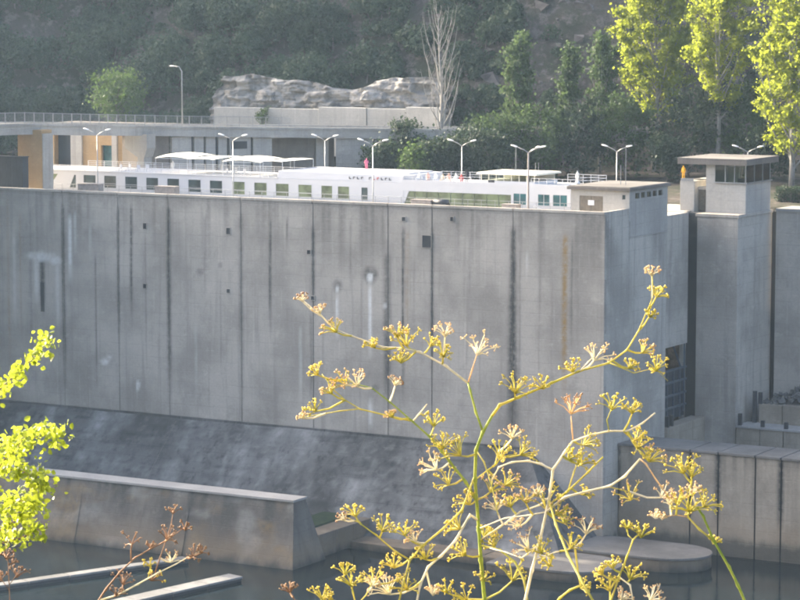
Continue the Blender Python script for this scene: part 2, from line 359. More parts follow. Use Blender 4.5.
# downstream end face, with monolith lifts
ef = MB()
xs = np.linspace(0, 18, 90); zs = np.linspace(-49, -.02, 150); PY, PZ = np.meshgrid(xs, zs)
v = np.stack([np.where(PY < 6.9, 0, 0) + .02 * (fbm(PY * .3, PZ * .4, 3) - .5), PY, PZ], -1)
lim = np.where(PY > 6.75, -.02, -.02)
id_ = np.arange(v.shape[0] * v.shape[1]).reshape(v.shape[:2])
f = np.stack([id_[:-1, :-1], id_[:-1, 1:], id_[1:, 1:], id_[1:, :-1]], -1).reshape(-1, 4)
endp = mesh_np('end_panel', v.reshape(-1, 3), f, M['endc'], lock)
es = np.zeros((v.shape[0], v.shape[1], 3)); es[..., 0] = .35 * np.clip((fbm(PY * 1.3, PY * 0 + 8, 3) - .5) * 5, 0, 1) * np.clip(1 + PZ / 14, 0, 1)
set_stain(endp, es)
MB().box((-150, .45, DECK - .3), (-.02, 18, DECK)).build('walkway_slab', M['deckc'], lock)
MB().box((-.35, .46, DECK), (-.002, 18, -.02)).build('end_parapet', M['wall'], lock)
MB().box((-150, 17.6, -12), (-3, 18.0, DECK + .05)).build('chamber_face', M['wall'], lock)
# drain openings in the wall
def opening(px_, py_, w, h):
    p = on(px_, py_, 1, 0); x, z = p[0], p[2]; b = MB(); a = .06
    b.box((x - w/2 - a, -.10, z - h/2 - a), (x + w/2 + a, .02, z - h/2)); b.box((x - w/2 - a, -.10, z + h/2), (x + w/2 + a, .02, z + h/2 + a))
    b.box((x - w/2 - a, -.10, z - h/2), (x - w/2, .02, z + h/2)); b.box((x + w/2, -.10, z - h/2), (x + w/2 + a, .02, z + h/2))
    o = b.build('drain_opening', M['wall'], lock); MB().box((x - w/2, -.055, z - h/2), (x + w/2, -.045, z + h/2)).build('dark_plate', M['groove'], o)  # dark plate stands in for the shade inside the opening
for a in ((145, 226, .55, .75), (145, 286, .5, .55), (228.5, 231, .6, .8), (228.5, 291, .5, .5), (427, 241.5, 1.25, 1.5), (309, 252, .5, .5), (313, 298, .5, .5), (452, 219, .4, .5), (404, 219, .5, .5)): opening(*a)
p = on(42.5, 297, 1, 0); MB().box((p[0] - .28, -.06, p[2] - 2.0), (p[0] + .28, .02, p[2] + 2.0)).build('slot_dark_plate', M['groove'], lock)  # dark plate on the face stands in for shade in a slot

# apron: battered mass at the wall's foot, battered at its right end too
AT, AY, AX = -29.35, -11.0, -10.2
ap = thing('spillway_apron', 'dark wet sloping concrete apron along the foot of the lock wall', 'apron', (-60, -5, WZ))
aj = [-150, -122, -93, -62, -33, AX]
def apron_pt(x, s):        # s 0 top, 1 water
    y = AY * s * 1.25; z = AT - 11.75 * s * 1.25 + 1.0 * math.sin(math.pi * min(1, s * .8)) * .6; return (x, y - .05, z)
S = np.linspace(0, 1, 48)
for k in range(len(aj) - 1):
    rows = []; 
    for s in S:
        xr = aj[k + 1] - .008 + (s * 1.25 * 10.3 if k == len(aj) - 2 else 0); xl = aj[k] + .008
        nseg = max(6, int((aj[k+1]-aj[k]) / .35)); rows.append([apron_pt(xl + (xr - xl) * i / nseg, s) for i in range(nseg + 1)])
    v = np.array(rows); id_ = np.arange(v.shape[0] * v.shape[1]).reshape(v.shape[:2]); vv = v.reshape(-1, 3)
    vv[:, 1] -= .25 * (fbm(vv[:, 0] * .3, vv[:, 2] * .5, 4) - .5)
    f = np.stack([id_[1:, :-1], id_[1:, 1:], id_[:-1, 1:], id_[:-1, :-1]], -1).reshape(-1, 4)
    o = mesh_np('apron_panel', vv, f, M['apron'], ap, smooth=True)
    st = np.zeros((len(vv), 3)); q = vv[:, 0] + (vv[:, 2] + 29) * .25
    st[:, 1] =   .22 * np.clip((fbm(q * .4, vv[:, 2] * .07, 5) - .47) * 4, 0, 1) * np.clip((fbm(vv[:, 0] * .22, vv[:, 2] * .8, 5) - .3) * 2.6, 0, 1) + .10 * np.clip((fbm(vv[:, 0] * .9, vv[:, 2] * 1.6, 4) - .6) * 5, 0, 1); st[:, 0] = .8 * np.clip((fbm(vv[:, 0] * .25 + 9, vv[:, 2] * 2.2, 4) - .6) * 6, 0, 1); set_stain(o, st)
rows = [[apron_pt(AX - .05 + s * 12.87, s), (AX - .05 + s * 12.87 + .3, .3, apron_pt(0, s)[2])] for s in S]
v = np.array(rows); id_ = np.arange(v.shape[0] * 2).reshape(-1, 2); f = np.stack([id_[1:, 0], id_[1:, 1], id_[:-1, 1], id_[:-1, 0]], -1)
mesh_np('apron_end', v.reshape(-1, 3), f, M['apron'], ap)
rows = [[apron_pt(-150, s), (AX + s * 12.8, -.3, apron_pt(0, s)[2] - .3)] for s in (0,)]
MB().box((-150, -.30, AT - .6), (AX - .1, .3, AT + .03)).build('apron_lip', M['apron'], ap)

dm = thing('dam_shade_pier', 'unseen concrete dam pier added beyond the left edge to shade the basin', 'dam pier', (-105, -14, WZ))  # added out of view, sized so its shadow falls over the basin
for k in range(3): MB().box((-112, -27 + k * 8.9, -48), (-98, -27 + k * 8.9 + 8.8, 11)).build('shade_pier_block', M['wall'], dm)
dw = thing('dam_weir', 'concrete weir closing the river beyond the left edge', 'dam', (-149, -120, WZ))
for k in range(8): MB().box((-152, -215 + k * 26.8, -48), (-146, -215 + k * 26.8 + 26.7, -2.6)).build('weir_block', M['wall'], dw)

# ------------------------------------------------------------------ low training wall, sill, platform, floats
tw = thing('training_wall', 'low brownish concrete wall with pale flat top standing in the water', 'wall', (-70, -27, WZ))
tj = [-135, -112, -92, -75, -58, -42, -27.6]
for k in range(len(tj) - 1):
    a, b = tj[k] + .004, tj[k + 1] - .004; last = k == len(tj) - 2; e = 1.9 if last else 0
    top = [(a, -26.0, -33.5), (b, -26.0, -33.5), (b, -23.4, -33.5), (a, -23.4, -33.5)]
    bot = [(a, -29.2, -44), (b + e, -29.4, -44), (b + e, -20.2, -44), (a, -20.2, -44)]
    MB().loft([bot, top]).build('wall_block', M['lowwall'], tw)
    nx2 = int((b - a) / .3); U, V = np.meshgrid(np.linspace(0, 1, nx2), np.linspace(0, 1, 34)); B0, B1, T0, T1 = [np.array(p) for p in (bot[0], bot[1], top[0], top[1])]
    G = (B0 + (B1 - B0) * U[..., None]) * (1 - V[..., None]) + (T0 + (T1 - T0) * U[..., None]) * V[..., None]; G[..., 1] -= .03 + .05 * fbm(G[..., 0] * .8, G[..., 2] * .8, 4)
    id_ = np.arange(U.size).reshape(U.shape); fa = mesh_np('wall_facing', G.reshape(-1, 3), np.stack([id_[:-1, :-1], id_[:-1, 1:], id_[1:, 1:], id_[1:, :-1]], -1).reshape(-1, 4), M['lowwall'], tw)
    gs = np.zeros(U.shape + (3,)); dn = (-33.5 - G[..., 2]); gs[..., 0] = .8 * np.clip((fbm(G[..., 0] * .55, G[..., 0] * 0 + 3, 4) - .45) * 5, 0, 1) * np.clip(1 - dn / (2 + 7 * fbm(G[..., 0] * .4, G[..., 0] * 0, 3)), 0, 1)
    gs[..., 1] = .13 * np.clip((fbm(G[..., 0] * .3 + 4, G[..., 2] * .5, 5) - .54) * 6, 0, 1); gs[..., 2] = .35 * np.clip((fbm(G[..., 0] * .2 + 8, G[..., 2] * .4, 4) - .5) * 5, 0, 1); set_stain(fa, gs)
    MB().box((a, -26.25, -33.5), (b + .12, -23.2, -33.22)).build('cap_slab', M['deckc'], tw, bevel=.03)
sill = thing('basin_sill', 'low pale concrete sill between the training wall end and the apron', 'sill', (-27, -15, WZ))
for a, b in ((-21, -17.1), (-17, -13.1), (-13, -8)): MB().box((-30, a, -44), (-27.2, b, -38.2)).build('sill_block', M['lowwall'], sill, bevel=.06)
MB().box((-34, -19.5, -44), (-30.05, -9, -38.0)).build('algae_bed', M['hedge'], sill)
toe_l = thing('toe_ledge', 'narrow concrete ledge at the water along the apron toe', 'ledge', (-15, -14, WZ))
for a, b in ((-27, -18.1), (-18, -9.1), (-9, -2)): MB().prism([(a, -14.2), (b, -14.8), (b, -10), (a, -10)], -44, -40.1).build('ledge_block', M['lowwall'], toe_l, bevel=.08)
def rounded(name, label, x0, x1, y0, y1, z1, mat, seg=16):
    r = (y1 - y0) / 2; cy = (y0 + y1) / 2
    poly = [(x0, y0), (x1 - r, y0)] + [(x1 - r + r * math.cos(a) * 1.2, cy + r * math.sin(a)) for a in np.linspace(-math.pi/2, math.pi/2, seg)][1:-1] + [(x1 - r, y1), (x0, y1)]
    root = thing(name, label, 'platform', ((x0+x1)/2, cy, WZ)); MB().prism(poly, -45, z1 - .3).build('platform_body', M['lowwall'], root)
    poly2 = [(p[0] + (.12 if p[0] > x1 - r else 0), cy + (p[1] - cy) * 1.03) for p in poly]; MB().prism(poly2, z1 - .3, z1).build('platform_slab', M['slab'], root, bevel=.05)
rounded('round_platform', 'low rounded concrete platform above the water below the guide wall', -3, 14.6, -8.2, .9, -39.3, M['pale'])
rounded('round_platform', 'lower rounded concrete slab just left of the longer platform', -6, 7.5, -18.5, -8.6, -39.7, M['pale'])
def floating(a, b, w, label):
    a = Vector(a); b = Vector(b); d = (b - a).normalized(); n = Vector((-d.y, d.x, 0)) * w / 2; root = thing('floating_walkway', label, 'walkway', (a + b) / 2)
    L = (b - a).length; k = max(2, int(L / 5)); 
    for i in range(k):
        p = a + d * (L * i / k + .05); q = a + d * (L * (i + 1) / k - .05)
        MB().prism([(p - n)[:2], (q - n)[:2], (q + n)[:2], (p + n)[:2]], WZ + .35, WZ + .6).build('deck_board', M['float'], root, bevel=.03)
        MB().prism([(p - n*.8)[:2], (q - n*.8)[:2], (q + n*.8)[:2], (p + n*.8)[:2]], WZ - .4, WZ + .345).build('float_tank', M['dark'], root)
a, b = on(-60, 598, 2, WZ), on(186, 562, 2, WZ); floating(a, b, 1.5, 'long pale floating walkway reaching the low wall at bottom left')
a, b = on(95, 612, 2, WZ), on(236, 580, 2, WZ); floating(a, b, 2.3, 'shorter wider floating walkway at bottom edge nearer the wall end')

# ------------------------------------------------------------------ guide wall, gate, far pier
gw = thing('guide_wall', 'concrete guide wall with dark vertical joints at lower right', 'guide wall', (20, 7, WZ))
gj = [0.05, XW(690, 4.2, 500), XW(718, 4.2, 500), XW(755, 4.2, 500), XW(781, 4.2, 500), 26.5, 31, 36, 41, 46]
for k in range(len(gj) - 1):
    a, b = gj[k] + .09, gj[k + 1] - .09
    xs = np.linspace(a, b, 24); zs = np.linspace(-48, -28.75, 50); PX, PZ = np.meshgrid(xs, zs); v = np.stack([PX, np.full_like(PX, 4.2) + .05 * (fbm(PX * .3, PZ * .4, 3) - .5), PZ], -1)
    id_ = np.arange(PX.size).reshape(PX.shape); f = np.stack([id_[:-1, :-1], id_[:-1, 1:], id_[1:, 1:], id_[1:, :-1]], -1).reshape(-1, 4)
    o = mesh_np('wall_panel', v.reshape(-1, 3), f, M['guide'], gw); st = np.zeros(PX.shape + (3,))
    st[..., 0] = np.maximum(.95 * (np.exp(-((PX - b) / .42)**2) * (1 if k != 2 else .35) + np.exp(-((PX - a) / .25)**2) * (1 if k != 3 else .3)).clip(0, 1) * np.clip((PZ + 38) / 3, 0, 1), .35 * np.clip((fbm(PX * 1.5, PX * 0 + 1, 3) - .5) * 5, 0, 1) * np.clip((PZ + 34) / 5, 0, 1)); set_stain(o, st)
    MB().box((a, 3.95, -28.75), (b, 10.7, -28.45)).build('coping_slab', M['slab'], gw, bevel=.04)
MB().box((.05, 4.7, -48), (46, 10.5, -28.76)).build('wall_core', M['groove'], gw)
sb = thing('gate_sill', 'pale concrete sill block below the steel lock gate', 'sill', (-1, 24, -31))
for a, b in ((18.05, 21.9), (21.95, 25.9), (25.95, 29.9)): MB().box((-1.6, a, -45), (.4, b, -28.6)).build('sill_block', M['guide'], sb, bevel=.05)
for yy in (18.9, 20.2): MB().box((-.4, yy, -28.6), (.1, yy + .35, -27.2)).build('post', M['dark'], sb)

gt = thing('lock_gate', 'dark steel lock gate with ribs under a concrete curtain wall', 'lock gate', (-2.5, 24, -29))
MB().box((-5, 18.05, -19), (-2, 29.3, -2.0)).build('curtain_wall', M['wall'], gt)
MB().box((-6.2, 18.05, -29), (-5.6, 29.95, -19)).build('back_wall', M['pale'], gt)
MB().box((-3.1, 18.1, -28.6), (-2.6, 29.9, -22.2)).build('gate_leaf', M['steel'], gt)
for z in (-22.3, -23.9, -25.6, -27.2): MB().box((-2.6, 18.1, z), (-2.25, 29.9, z + .22)).build('rib', M['steel_rib'], gt)
for y in (20, 22, 24, 26, 28): MB().box((-2.59, y, -28.6), (-2.35, y + .2, -22.1)).build('stiffener', M['steel_rib'], gt)
MB().tube([(-2.6, 26.2, -19.1), (-2.6, 28.6, -22.1)], .14).build('strut', M['steel_rib'], gt)
MB().tube([(-2.3, 29.1, -2.2), (-2.3, 29.1, -28)], .12).build('guide_rail', M['steel_rib'], gt)

fp = thing('far_lock_pier', 'pale concrete pier under the control tower beside the gate slot', 'pier', (2, 36, WZ))
PXR = 4.6
MB().box((-1.1, 30, -48), (PXR, 41.6, -2.15)).build('pier_body', M['wall'], fp, bevel=.04)
MB().box((-2.9, 30.9, -48), (-1.12, 41.6, -2.15)).build('gate_groove_back', M['groove'], fp)
MB().box((-150, 30.0, -14), (-2.95, 42, -2.0)).build('chamber_far_face', M['wall'], fp)
MB().box((-3.4, 30.0, -48), (-2.92, 31, -2.15)).build('groove_cheek', M['wall'], fp)
MB().box((-1.3, 29.85, -2.55), (PXR + .15, 41.6, -2.16)).build('coping_slab', M['wall'], fp, bevel=.03)
fw_ = thing('downstream_far_wall', 'pale concrete wall right of the control tower pier', 'wall', (30, 43, WZ))
fj = [PXR + .75, 13, 22, 31, 42, 60, 90, 130]
for k in range(len(fj) - 1):
    MB().box((fj[k] + .05, 41.0, -48), (fj[k + 1] - .05, 45.4, -2.3)).build('wall_panel', M['wall'], fw_, bevel=.03)
    MB().box((fj[k] + .05, 40.8, -2.3), (fj[k + 1] - .05, 46.5, -1.95)).build('coping_slab', M['deckc'], fw_)
MB().box((PXR - .1, 41.9, -48), (PXR + 1.0, 45.3, -2.4)).build('groove_back', M['groove'], fw_)
# stepped ledges with rubble at the far downstream bank
lg = thing('stepped_ledge', 'two stepped concrete ledges with posts below the far wall', 'ledge', (10, 32, -40))
for k, (x0, x1) in enumerate(((5.0, 8.2), (8.3, 11.4), (11.5, 15), (15.1, 20), (20.1, 30))):
    MB().box((x0, 29.4, -45), (x1 - .02, 31.0, -29.6)).build('lower_panel', M['guide'], lg, bevel=.04)
    MB().box((x0 - .05, 29.2, -29.6), (x1 + .02, 33.5, -29.35)).build('ledge_slab', M['deckc'], lg)
    MB().box((x0 + 1.6, 33.0, -45), (x1 + 1.58, 34.5, -26.9)).build('upper_panel', M['guide'], lg, bevel=.04)
MB().box((6.6, 34.5, -45), (31, 41, -27.3)).build('rubble_bed', M['rubble'], lg)
for x, y, z0, h in ((5.15, 29.5, -29.4, 1.6), (5.9, 32.6, -29.4, 4.2), (8.25, 29.6, -29.4, .9), (6.5, 33.0, -26.9, 1.5), (11.45, 29.6, -29.4, .9)): MB().box((x, y, z0), (x + .45, y + .4, z0 + h)).build('post', M['dark'], lg)
rb = MB()
for i in range(260):
    x = R.uniform(6.8, 24); y = R.uniform(33.4, 40); s = R.uniform(.2, .75); z = -27.1 + (y - 33.4) * .42 * (1 - math.exp(-(x - 6) / 4)) + R.uniform(-.2, .3)
    ax = [Vector([R.gauss(0, 1) for _ in range(3)]).normalized() for _ in range(6)]
    q = [Vector((sx, sy, sz)) * s * .5 for sx in (-1, 1) for sy in (-1, 1) for sz in (-.6, .6)]; rot = Matrix.Rotation(R.uniform(0, 3), 3, ax[0])
    q = [rot @ (p + Vector((R.uniform(-.2, .2), R.uniform(-.2, .2), R.uniform(-.15, .15))) * s) + Vector((x, y, z)) for p in q]
    rb.add(q, [(0,1,3,2),(4,6,7,5),(0,4,5,1),(2,3,7,6),(0,2,6,4),(1,5,7,3)])
o = rb.build('rubble_stones', M['rubble']); tag(o, 'heap of grey broken stones above the stepped ledges', 'rubble'); stuff(o)

# ------------------------------------------------------------------ things on the lock walls
t = NT('window_glass'); tb = t.new('BsdfTransparent'); gb = t.new('BsdfGlossy'); gb.inputs['Roughness'].default_value = .03; fr = t.new('Fresnel'); fr.inputs[0].default_value = 1.5
tb.inputs[0].default_value = (.72, .76, .72, 1); ms = t.new('MixShader'); t.link(fr.outputs[0], ms.inputs[0]); t.link(tb.outputs[0], ms.inputs[1]); t.link(gb.outputs[0], ms.inputs[2]); t.link(ms.outputs[0], t.n['Material Output'].inputs[0]); M['pane'] = t.m
def proj(P):
    v = np.asarray(P, float) - EYE; d = v @ fw; return 400 + FPX * (v @ rt) / d, 300 - FPX * (v @ uu) / d
def zfor(X, Y, ypx):          # height at which a point of this plan position stands in the photo row ypx
    lo, hi = -60.0, 60.0
    for _ in range(40):
        m = (lo + hi) / 2
        if proj((X, Y, m))[1] > ypx: lo = m
        else: hi = m
    return lo
def wall_with_holes(mb, x0, x1, z0, z1, y0, y1, holes, m=0):
    """solid wall along X with rectangular openings (xa, xb, za, zb), openings not overlapping in x"""
    cur = x0
    for xa, xb, za, zb in sorted(holes):
        if xa > cur: mb.box((cur, y0, z0), (xa, y1, z1), m)
        if za > z0: mb.box((xa, y0, z0), (xb, y1, za), m)
        if zb < z1: mb.box((xa, y0, zb), (xb, y1, z1), m)
        cur = xb
    if cur < x1: mb.box((cur, y0, z0), (x1, y1, z1), m)
# small building on the near wall
BY = 6.75; bz = 2.1
b = thing('lock_building', 'flat-roofed beige building with brown double doors at the wall corner', 'building', (-4, 12, DECK))
bl = XW(571, BY); dl, dr = XW(579.5, BY), XW(603, BY)
w = MB(); wall_with_holes(w, bl, 0.06, DECK, bz, BY, BY + .25, [(dl, dr, DECK, 1.35), (XW(622, BY), -.5, 1.05, 1.6)]); w.build('front_wall', M['pale'], b)
ys = [BY + .26, 8.4, 9.6, 9.9, 11.1, 11.4, 12.6, 12.9, 14.1, 14.4, 15.6, 15.9, 17.1, 18]
w = MB(); cur = BY + .252
for y0, y1 in ((8.4, 9.7), (10.1, 11.4), (11.8, 13.1), (13.5, 14.8), (15.2, 16.5)):
    w.box((-.2, cur, DECK - 2), (.06, y0, bz)); w.box((-.2, y0, DECK - 2), (.06, y1, 1.05)); w.box((-.2, y0, 1.75), (.06, y1, bz)); cur = y1
w.box((-.2, cur, DECK - 2), (.06, 18, bz)); w.build('end_wall', M['bluegrey'], b)
for y0, y1 in ((8.4, 9.7), (10.1, 11.4), (11.8, 13.1), (13.5, 14.8), (15.2, 16.5)): MB().box((-.12, y0 + .01, 1.06), (-.10, y1 - .01, 1.74)).build('window_pane', M['pane'], b)
MB().box((bl, BY + .25, DECK), (bl + .25, 17.8, bz)).build('left_wall', M['pale'], b); MB().box((bl + .25, 17.5, DECK), (-.2, 17.8, .9)).build('back_wall', M['pale'], b)
for yb in (9.0, 12, 15): MB().box((bl + .4, yb, DECK), (bl + 3, yb + .2, bz)).build('inner_wall', M['pale'], b)
MB().box((XW(622, BY) + .01, BY + .14, 1.06), (-.51, BY + .16, 1.59)).build('window_pane', M['sglass'], b)
rf = MB().box((bl - .35, BY - .5, bz), (.35, 18.3, bz + .38)).build('roof', M['roof'], b, bevel=.03); MB().box((bl - .2, BY - .3, bz + .38), (.2, 18.1, bz + .46)).build('roof_felt', M['slab'], rf)
md = (dl + dr) / 2
for a, c in ((dl + .02, md - .02), (md + .02, dr - .02)):
    d = MB().box((a, BY + .06, DECK), (c, BY + .14, 1.34)).build('door', M['brown'], b)
    for k in range(4): xx = a + (c - a) * (k + .5) / 4; MB().box((xx - .18, BY + .035, DECK + .1), (xx + .18, BY + .06, 1.25)).build('door_board', M['brown'], d)
MB().box((XW(588, BY), BY + .01, zfor(-4, BY, 205.5)), (XW(594, BY), BY + .034, zfor(-4, BY, 200.5))).build('door_sign', M['sign'], b)
for px_, h, r in ((620.5, 165, .05), (625.5, 146, .045)):
    X = XW(px_, 11); o = MB().tube([(X, 11, bz + .46), (X, 11, zfor(X, 11, h))], r, 6)
    o = o.build('antenna_mast', M['galv']); tag(o, 'taller thin mast on the flat roof beside the lamp post' if h < 150 else 'shorter thin mast on the flat roof beside the lamp post', 'mast')

# control tower
T = thing('control_tower', 'concrete control tower with band of windows under a flat overhanging roof', 'control tower', (2, 36, -2.1))
tx0, tx1, ty0, ty1 = -1.0, PXR - .05, 32.5, 41.0; sz, rz = 1.72, 4.1
MB().box((tx0, ty0, -2.15), (tx1, ty0 + .3, sz)).build('front_wall', M['pale'], T); MB().box((tx1 - .3, ty0 + .301, -2.15), (tx1, ty1, sz)).build('end_wall', M['bluegrey'], T)
MB().box((tx0, ty0 + .301, -2.15), (tx0 + .3, ty1, rz)).build('stair_wall', M['pale'], T); MB().box((tx0 + .3, ty1 - .3, -2.15), (tx1 - .3, ty1, sz)).build('back_wall', M['pale'], T)
MB().box((tx0 + .3, ty0 + .3, sz - .5), (tx1 - .3, ty1 - .3, sz - .3)).build('cabin_floor', M['deckc'], T)
ax0 = XW(680, 32.2); MB().box((ax0, 32.2, -2.15), (ax0 + 2.0, 40, sz + .15)).build('annex', M['pale'], T, bevel=.03)
MB().box((ax0 + 2.0, 33.6, -2.15), (tx0 - .01, 33.8, .7)).build('stair_door', M['brown'], T); MB().box((ax0 + 2.0, 33.5, .7), (tx0 - .01, 40, 1.1)).build('terrace_slab', M['pale'], T)
MB().box((tx0 - .0, ty0 - .02, sz), (tx0 + 1.25, ty0 + .3, rz)).build('pillar', M['pale'], T)
r0 = XW(677.5, 31.4, 160); RF = MB().box((r0, 31.4, rz), (5.1, 42.4, rz + .72)).build('roof', M['roof'], T, bevel=.04); MB().box((r0 - .05, 31.35, rz + .72), (5.15, 42.45, rz + .82)).build('roof_trim', M['slab'], RF)
for x in (1.6, 2.9, 4.42): MB().box((x, ty0, sz), (x + .13, ty0 + .13, rz)).build('mullion', M['galv'], T)
for y in (35.4, 38.2, 40.8): MB().box((tx1 - .14, y, sz), (tx1 - .01, y + .13, rz)).build('mullion', M['galv'], T)
for a, c in ((tx0 + 1.26, 1.59), (1.74, 2.89), (3.04, 4.41)): MB().box((a, ty0 + .05, sz + .02), (c, ty0 + .07, rz - .01)).build('window_pane', M['pane'], T)
for a, c in ((ty0 + .14, 35.39), (35.54, 38.19), (38.34, 40.79)): MB().box((tx1 - .08, a, sz + .02), (tx1 - .06, c, rz - .01)).build('window_pane', M['pane'], T)
MB().box((tx0 + 1.2, ty0 - .25, sz - .02), (tx1 + .25, ty0 - .1, sz + .14)).build('sill', M['galv'], T); MB().box((tx1 + .1, ty0 - .1, sz - .02), (tx1 + .25, ty1, sz + .14)).build('sill', M['galv'], T)
MB().box((.6, 36.0, sz - .3), (2.0, 36.6, rz - .4)).build('sunlit_wall_panel', M['cream'], T); MB().box((2.6, 34.4, sz - .3), (4.0, 35.2, sz + .55)).build('control_desk', M['boxbrown'], T)  # cream panel behind the glass stands in for a sunlit inner wall
MB().box((ax0 + .1, 32.15, sz + .15), (ax0 + 1.9, 32.25, sz + .5)).build('terrace_rail', M['galv'], T)

# lamp posts
def lamp(px_, base_y, head_y, Y, label, z0, spread=13, heads=2, mast=.085):
    pm = M['boxbrown'] if mast > .1 else M['galv']
    X = XW(px_, Y, head_y); zt = zfor(X, Y, head_y); root = thing('lamp_post', label, 'lamp post', (X, Y, z0), 'tall double lamps along the lock')
    MB().tube([(X, Y, z0), (X, Y, z0 + 1), (X, Y, zt - .75)], [mast * 1.3, mast, mast * .75], 8).build('pole', pm, root, True)
    MB().tube([(X, Y, z0), (X, Y, z0 + .12)], .22, 8).build('base_plate', M['galv'], root)
    dirs = [(1, 0), (-1, 0)] + ([(.9, -.5)] if heads == 3 else [])
    for dx, dy in dirs:
        L = 1.75 * spread / 13; e = Vector((X + dx * L, Y + dy * L, zt))
        MB().tube([(X, Y, zt - .8), (X + dx * L * .35, Y + dy * L * .35, zt - .42), e], [.06, .05, .045], 6).build('arm', M['galv'], root, True)
        d = Vector((dx, dy, .22)).normalized(); rings = []; side = Vector((-d.y, d.x, 0)).normalized(); upv = d.cross(side) * -1
        for s, w_, h_ in ((-.35, .05, .04), (-.2, .13, .09), (.15, .17, .11), (.5, .12, .08), (.62, .03, .03)):
            rings.append([e + d * s + side * w_ * math.cos(a) + upv * h_ * math.sin(a) for a in np.linspace(0, 2 * math.pi, 9)[:-1]])
        MB().loft(rings).build('lamp_head', M['lampglass'], root, True)
for px_, hy, nm in ((97, 129.5, 'double lamp post on the near lock wall beside the bridge pier'), (233, 135, 'double lamp post on the near wall before the second ship awning'), (373, 140, 'double lamp post on the near wall right of the pink standing figure')):
    lamp(px_, 0, hy, 12, nm, DECK)
lamp(528.5, 0, 146.5, 11, 'thick lamp post with three heads in front of the ship wheelhouse', DECK, 14, 3, .14)
for px_, hy, nm in ((325, 135.5, 'lamp post on the far lock side before the dark bridge opening'), (462, 140.5, 'double lamp post on the far lock side left of the wheelhouse'), (617, 146, 'double lamp post behind the flat-roofed lock building'), (748, 146.5, 'lamp post half hidden behind the control tower roof')):
    lamp(px_, 0, hy, 45 if px_ > 700 else 38, nm, -2.0, 12.5)

# walkway railing beside the chamber
rl = thing('walkway_railing', 'pale tubular railing along the lock chamber edge before the ship', 'railing', (-50, 17.3, DECK))
post = None
for k in range(46):
    x = -100 + k * 2.0
    if post is None: post = MB().tube([(0, 0, 0), (0, 0, 1.05)], .035, 6).build('post', M['galv'], None); post.location = (x, 17.3, DECK); child(post, rl)
    else: share(post, 'post', (x, 17.3, DECK), rl)
for z in (1.05, .55): MB().tube([(-100, 17.3, DECK + z), (-10, 17.3, DECK + z)], .03, 6).build('rail', M['galv'], rl)
# boxes on the walkway
for px0, px1, yt, nm in ((80, 101, 183.5, 'low brown box on the near wall left, below the first ship windows'), (157, 177, 186, 'low brown box on the near wall below the first awning'), (413, 433, 199.5, 'low brown box on the near wall before the long green windows'), (504, 519, 204, 'low brown box on the near wall left of the three-headed lamp')):
    x0, x1 = XW(px0, 11, yt), XW(px1, 11, yt); zt = zfor((x0 + x1) / 2, 11, yt); root = thing('equipment_box', nm, 'box', ((x0 + x1) / 2, 11, DECK), 'boxes along the walkway')
    MB().box((x0, 10.4, DECK), (x1, 11.6, zt - .08)).build('box_body', M['boxbrown'], root, bevel=.04); MB().box((x0 - .06, 10.34, zt - .08), (x1 + .06, 11.66, zt)).build('lid', M['boxbrown'], root, bevel=.02)
x0, x1 = XW(434, 11, 200), XW(448, 11, 200); zt = zfor(x0, 11, 199.5)
root = thing('winch', 'small dark winch on the near wall before the long green windows', 'winch', ((x0 + x1) / 2, 11, DECK)); MB().box((x0 + .1, 10.5, DECK), (x1, 11.5, zt - .5)).build('plinth', M['dark'], root)
MB().tube([(x0, 11, zt - .35), (x1, 11, zt - .35)], .4, 12).build('drum', M['dark'], root, True)
lad = thing('access_rail', 'small pale hand rail beside the three-headed lamp post base', 'hand rail', (XW(538, 9), 9, DECK)); X = XW(534, 9)
for k in range(3): MB().tube([(X + k * .6, 9, DECK), (X + k * .6, 9, DECK + 1.35 - .28 * k)], .04).build('post', M['white'], lad)
MB().tube([(X, 9, DECK + 1.35), (X + 1.2, 9, DECK + .8), (X + 2.0, 9, DECK + .25)], .04).build('rail', M['white'], lad)
# dark kiosk by the bridge pier
k0, k1 = XW(-14, 4, 170), XW(23, 4, 170); zt = zfor(k1, 4, 157.5)
kx = thing('gate_kiosk', 'dark blue sheet metal housing at the left end of the wall', 'kiosk', ((k0 + k1) / 2, 6, DECK))
n = 7
for i in range(n): a = k0 + (k1 - k0) * i / n; MB().box((a + .01, 3.9, DECK), (a + (k1 - k0) / n - .01, 4.0, zt)).build('cladding_panel', M['navy'], kx)
MB().box((k0, 4.01, DECK), (k1, 5.2, zt - .02)).build('housing', M['navy'], kx); MB().box((k0, 3.85, zt), (k1 + .1, 5.25, zt + .12)).build('roof_sheet', M['navy'], kx)
MB().tube([(k1 - 2.2, 4.6, zt), (k1 - 2.2, 4.6, zt + .9)], .12).build('hoist_post', M['dark'], kx); MB().tube([(k1 - 3.2, 4.6, zt + .55), (k1 - 1.4, 4.6, zt + .75)], .14).build('hoist_arm', M['dark'], kx)

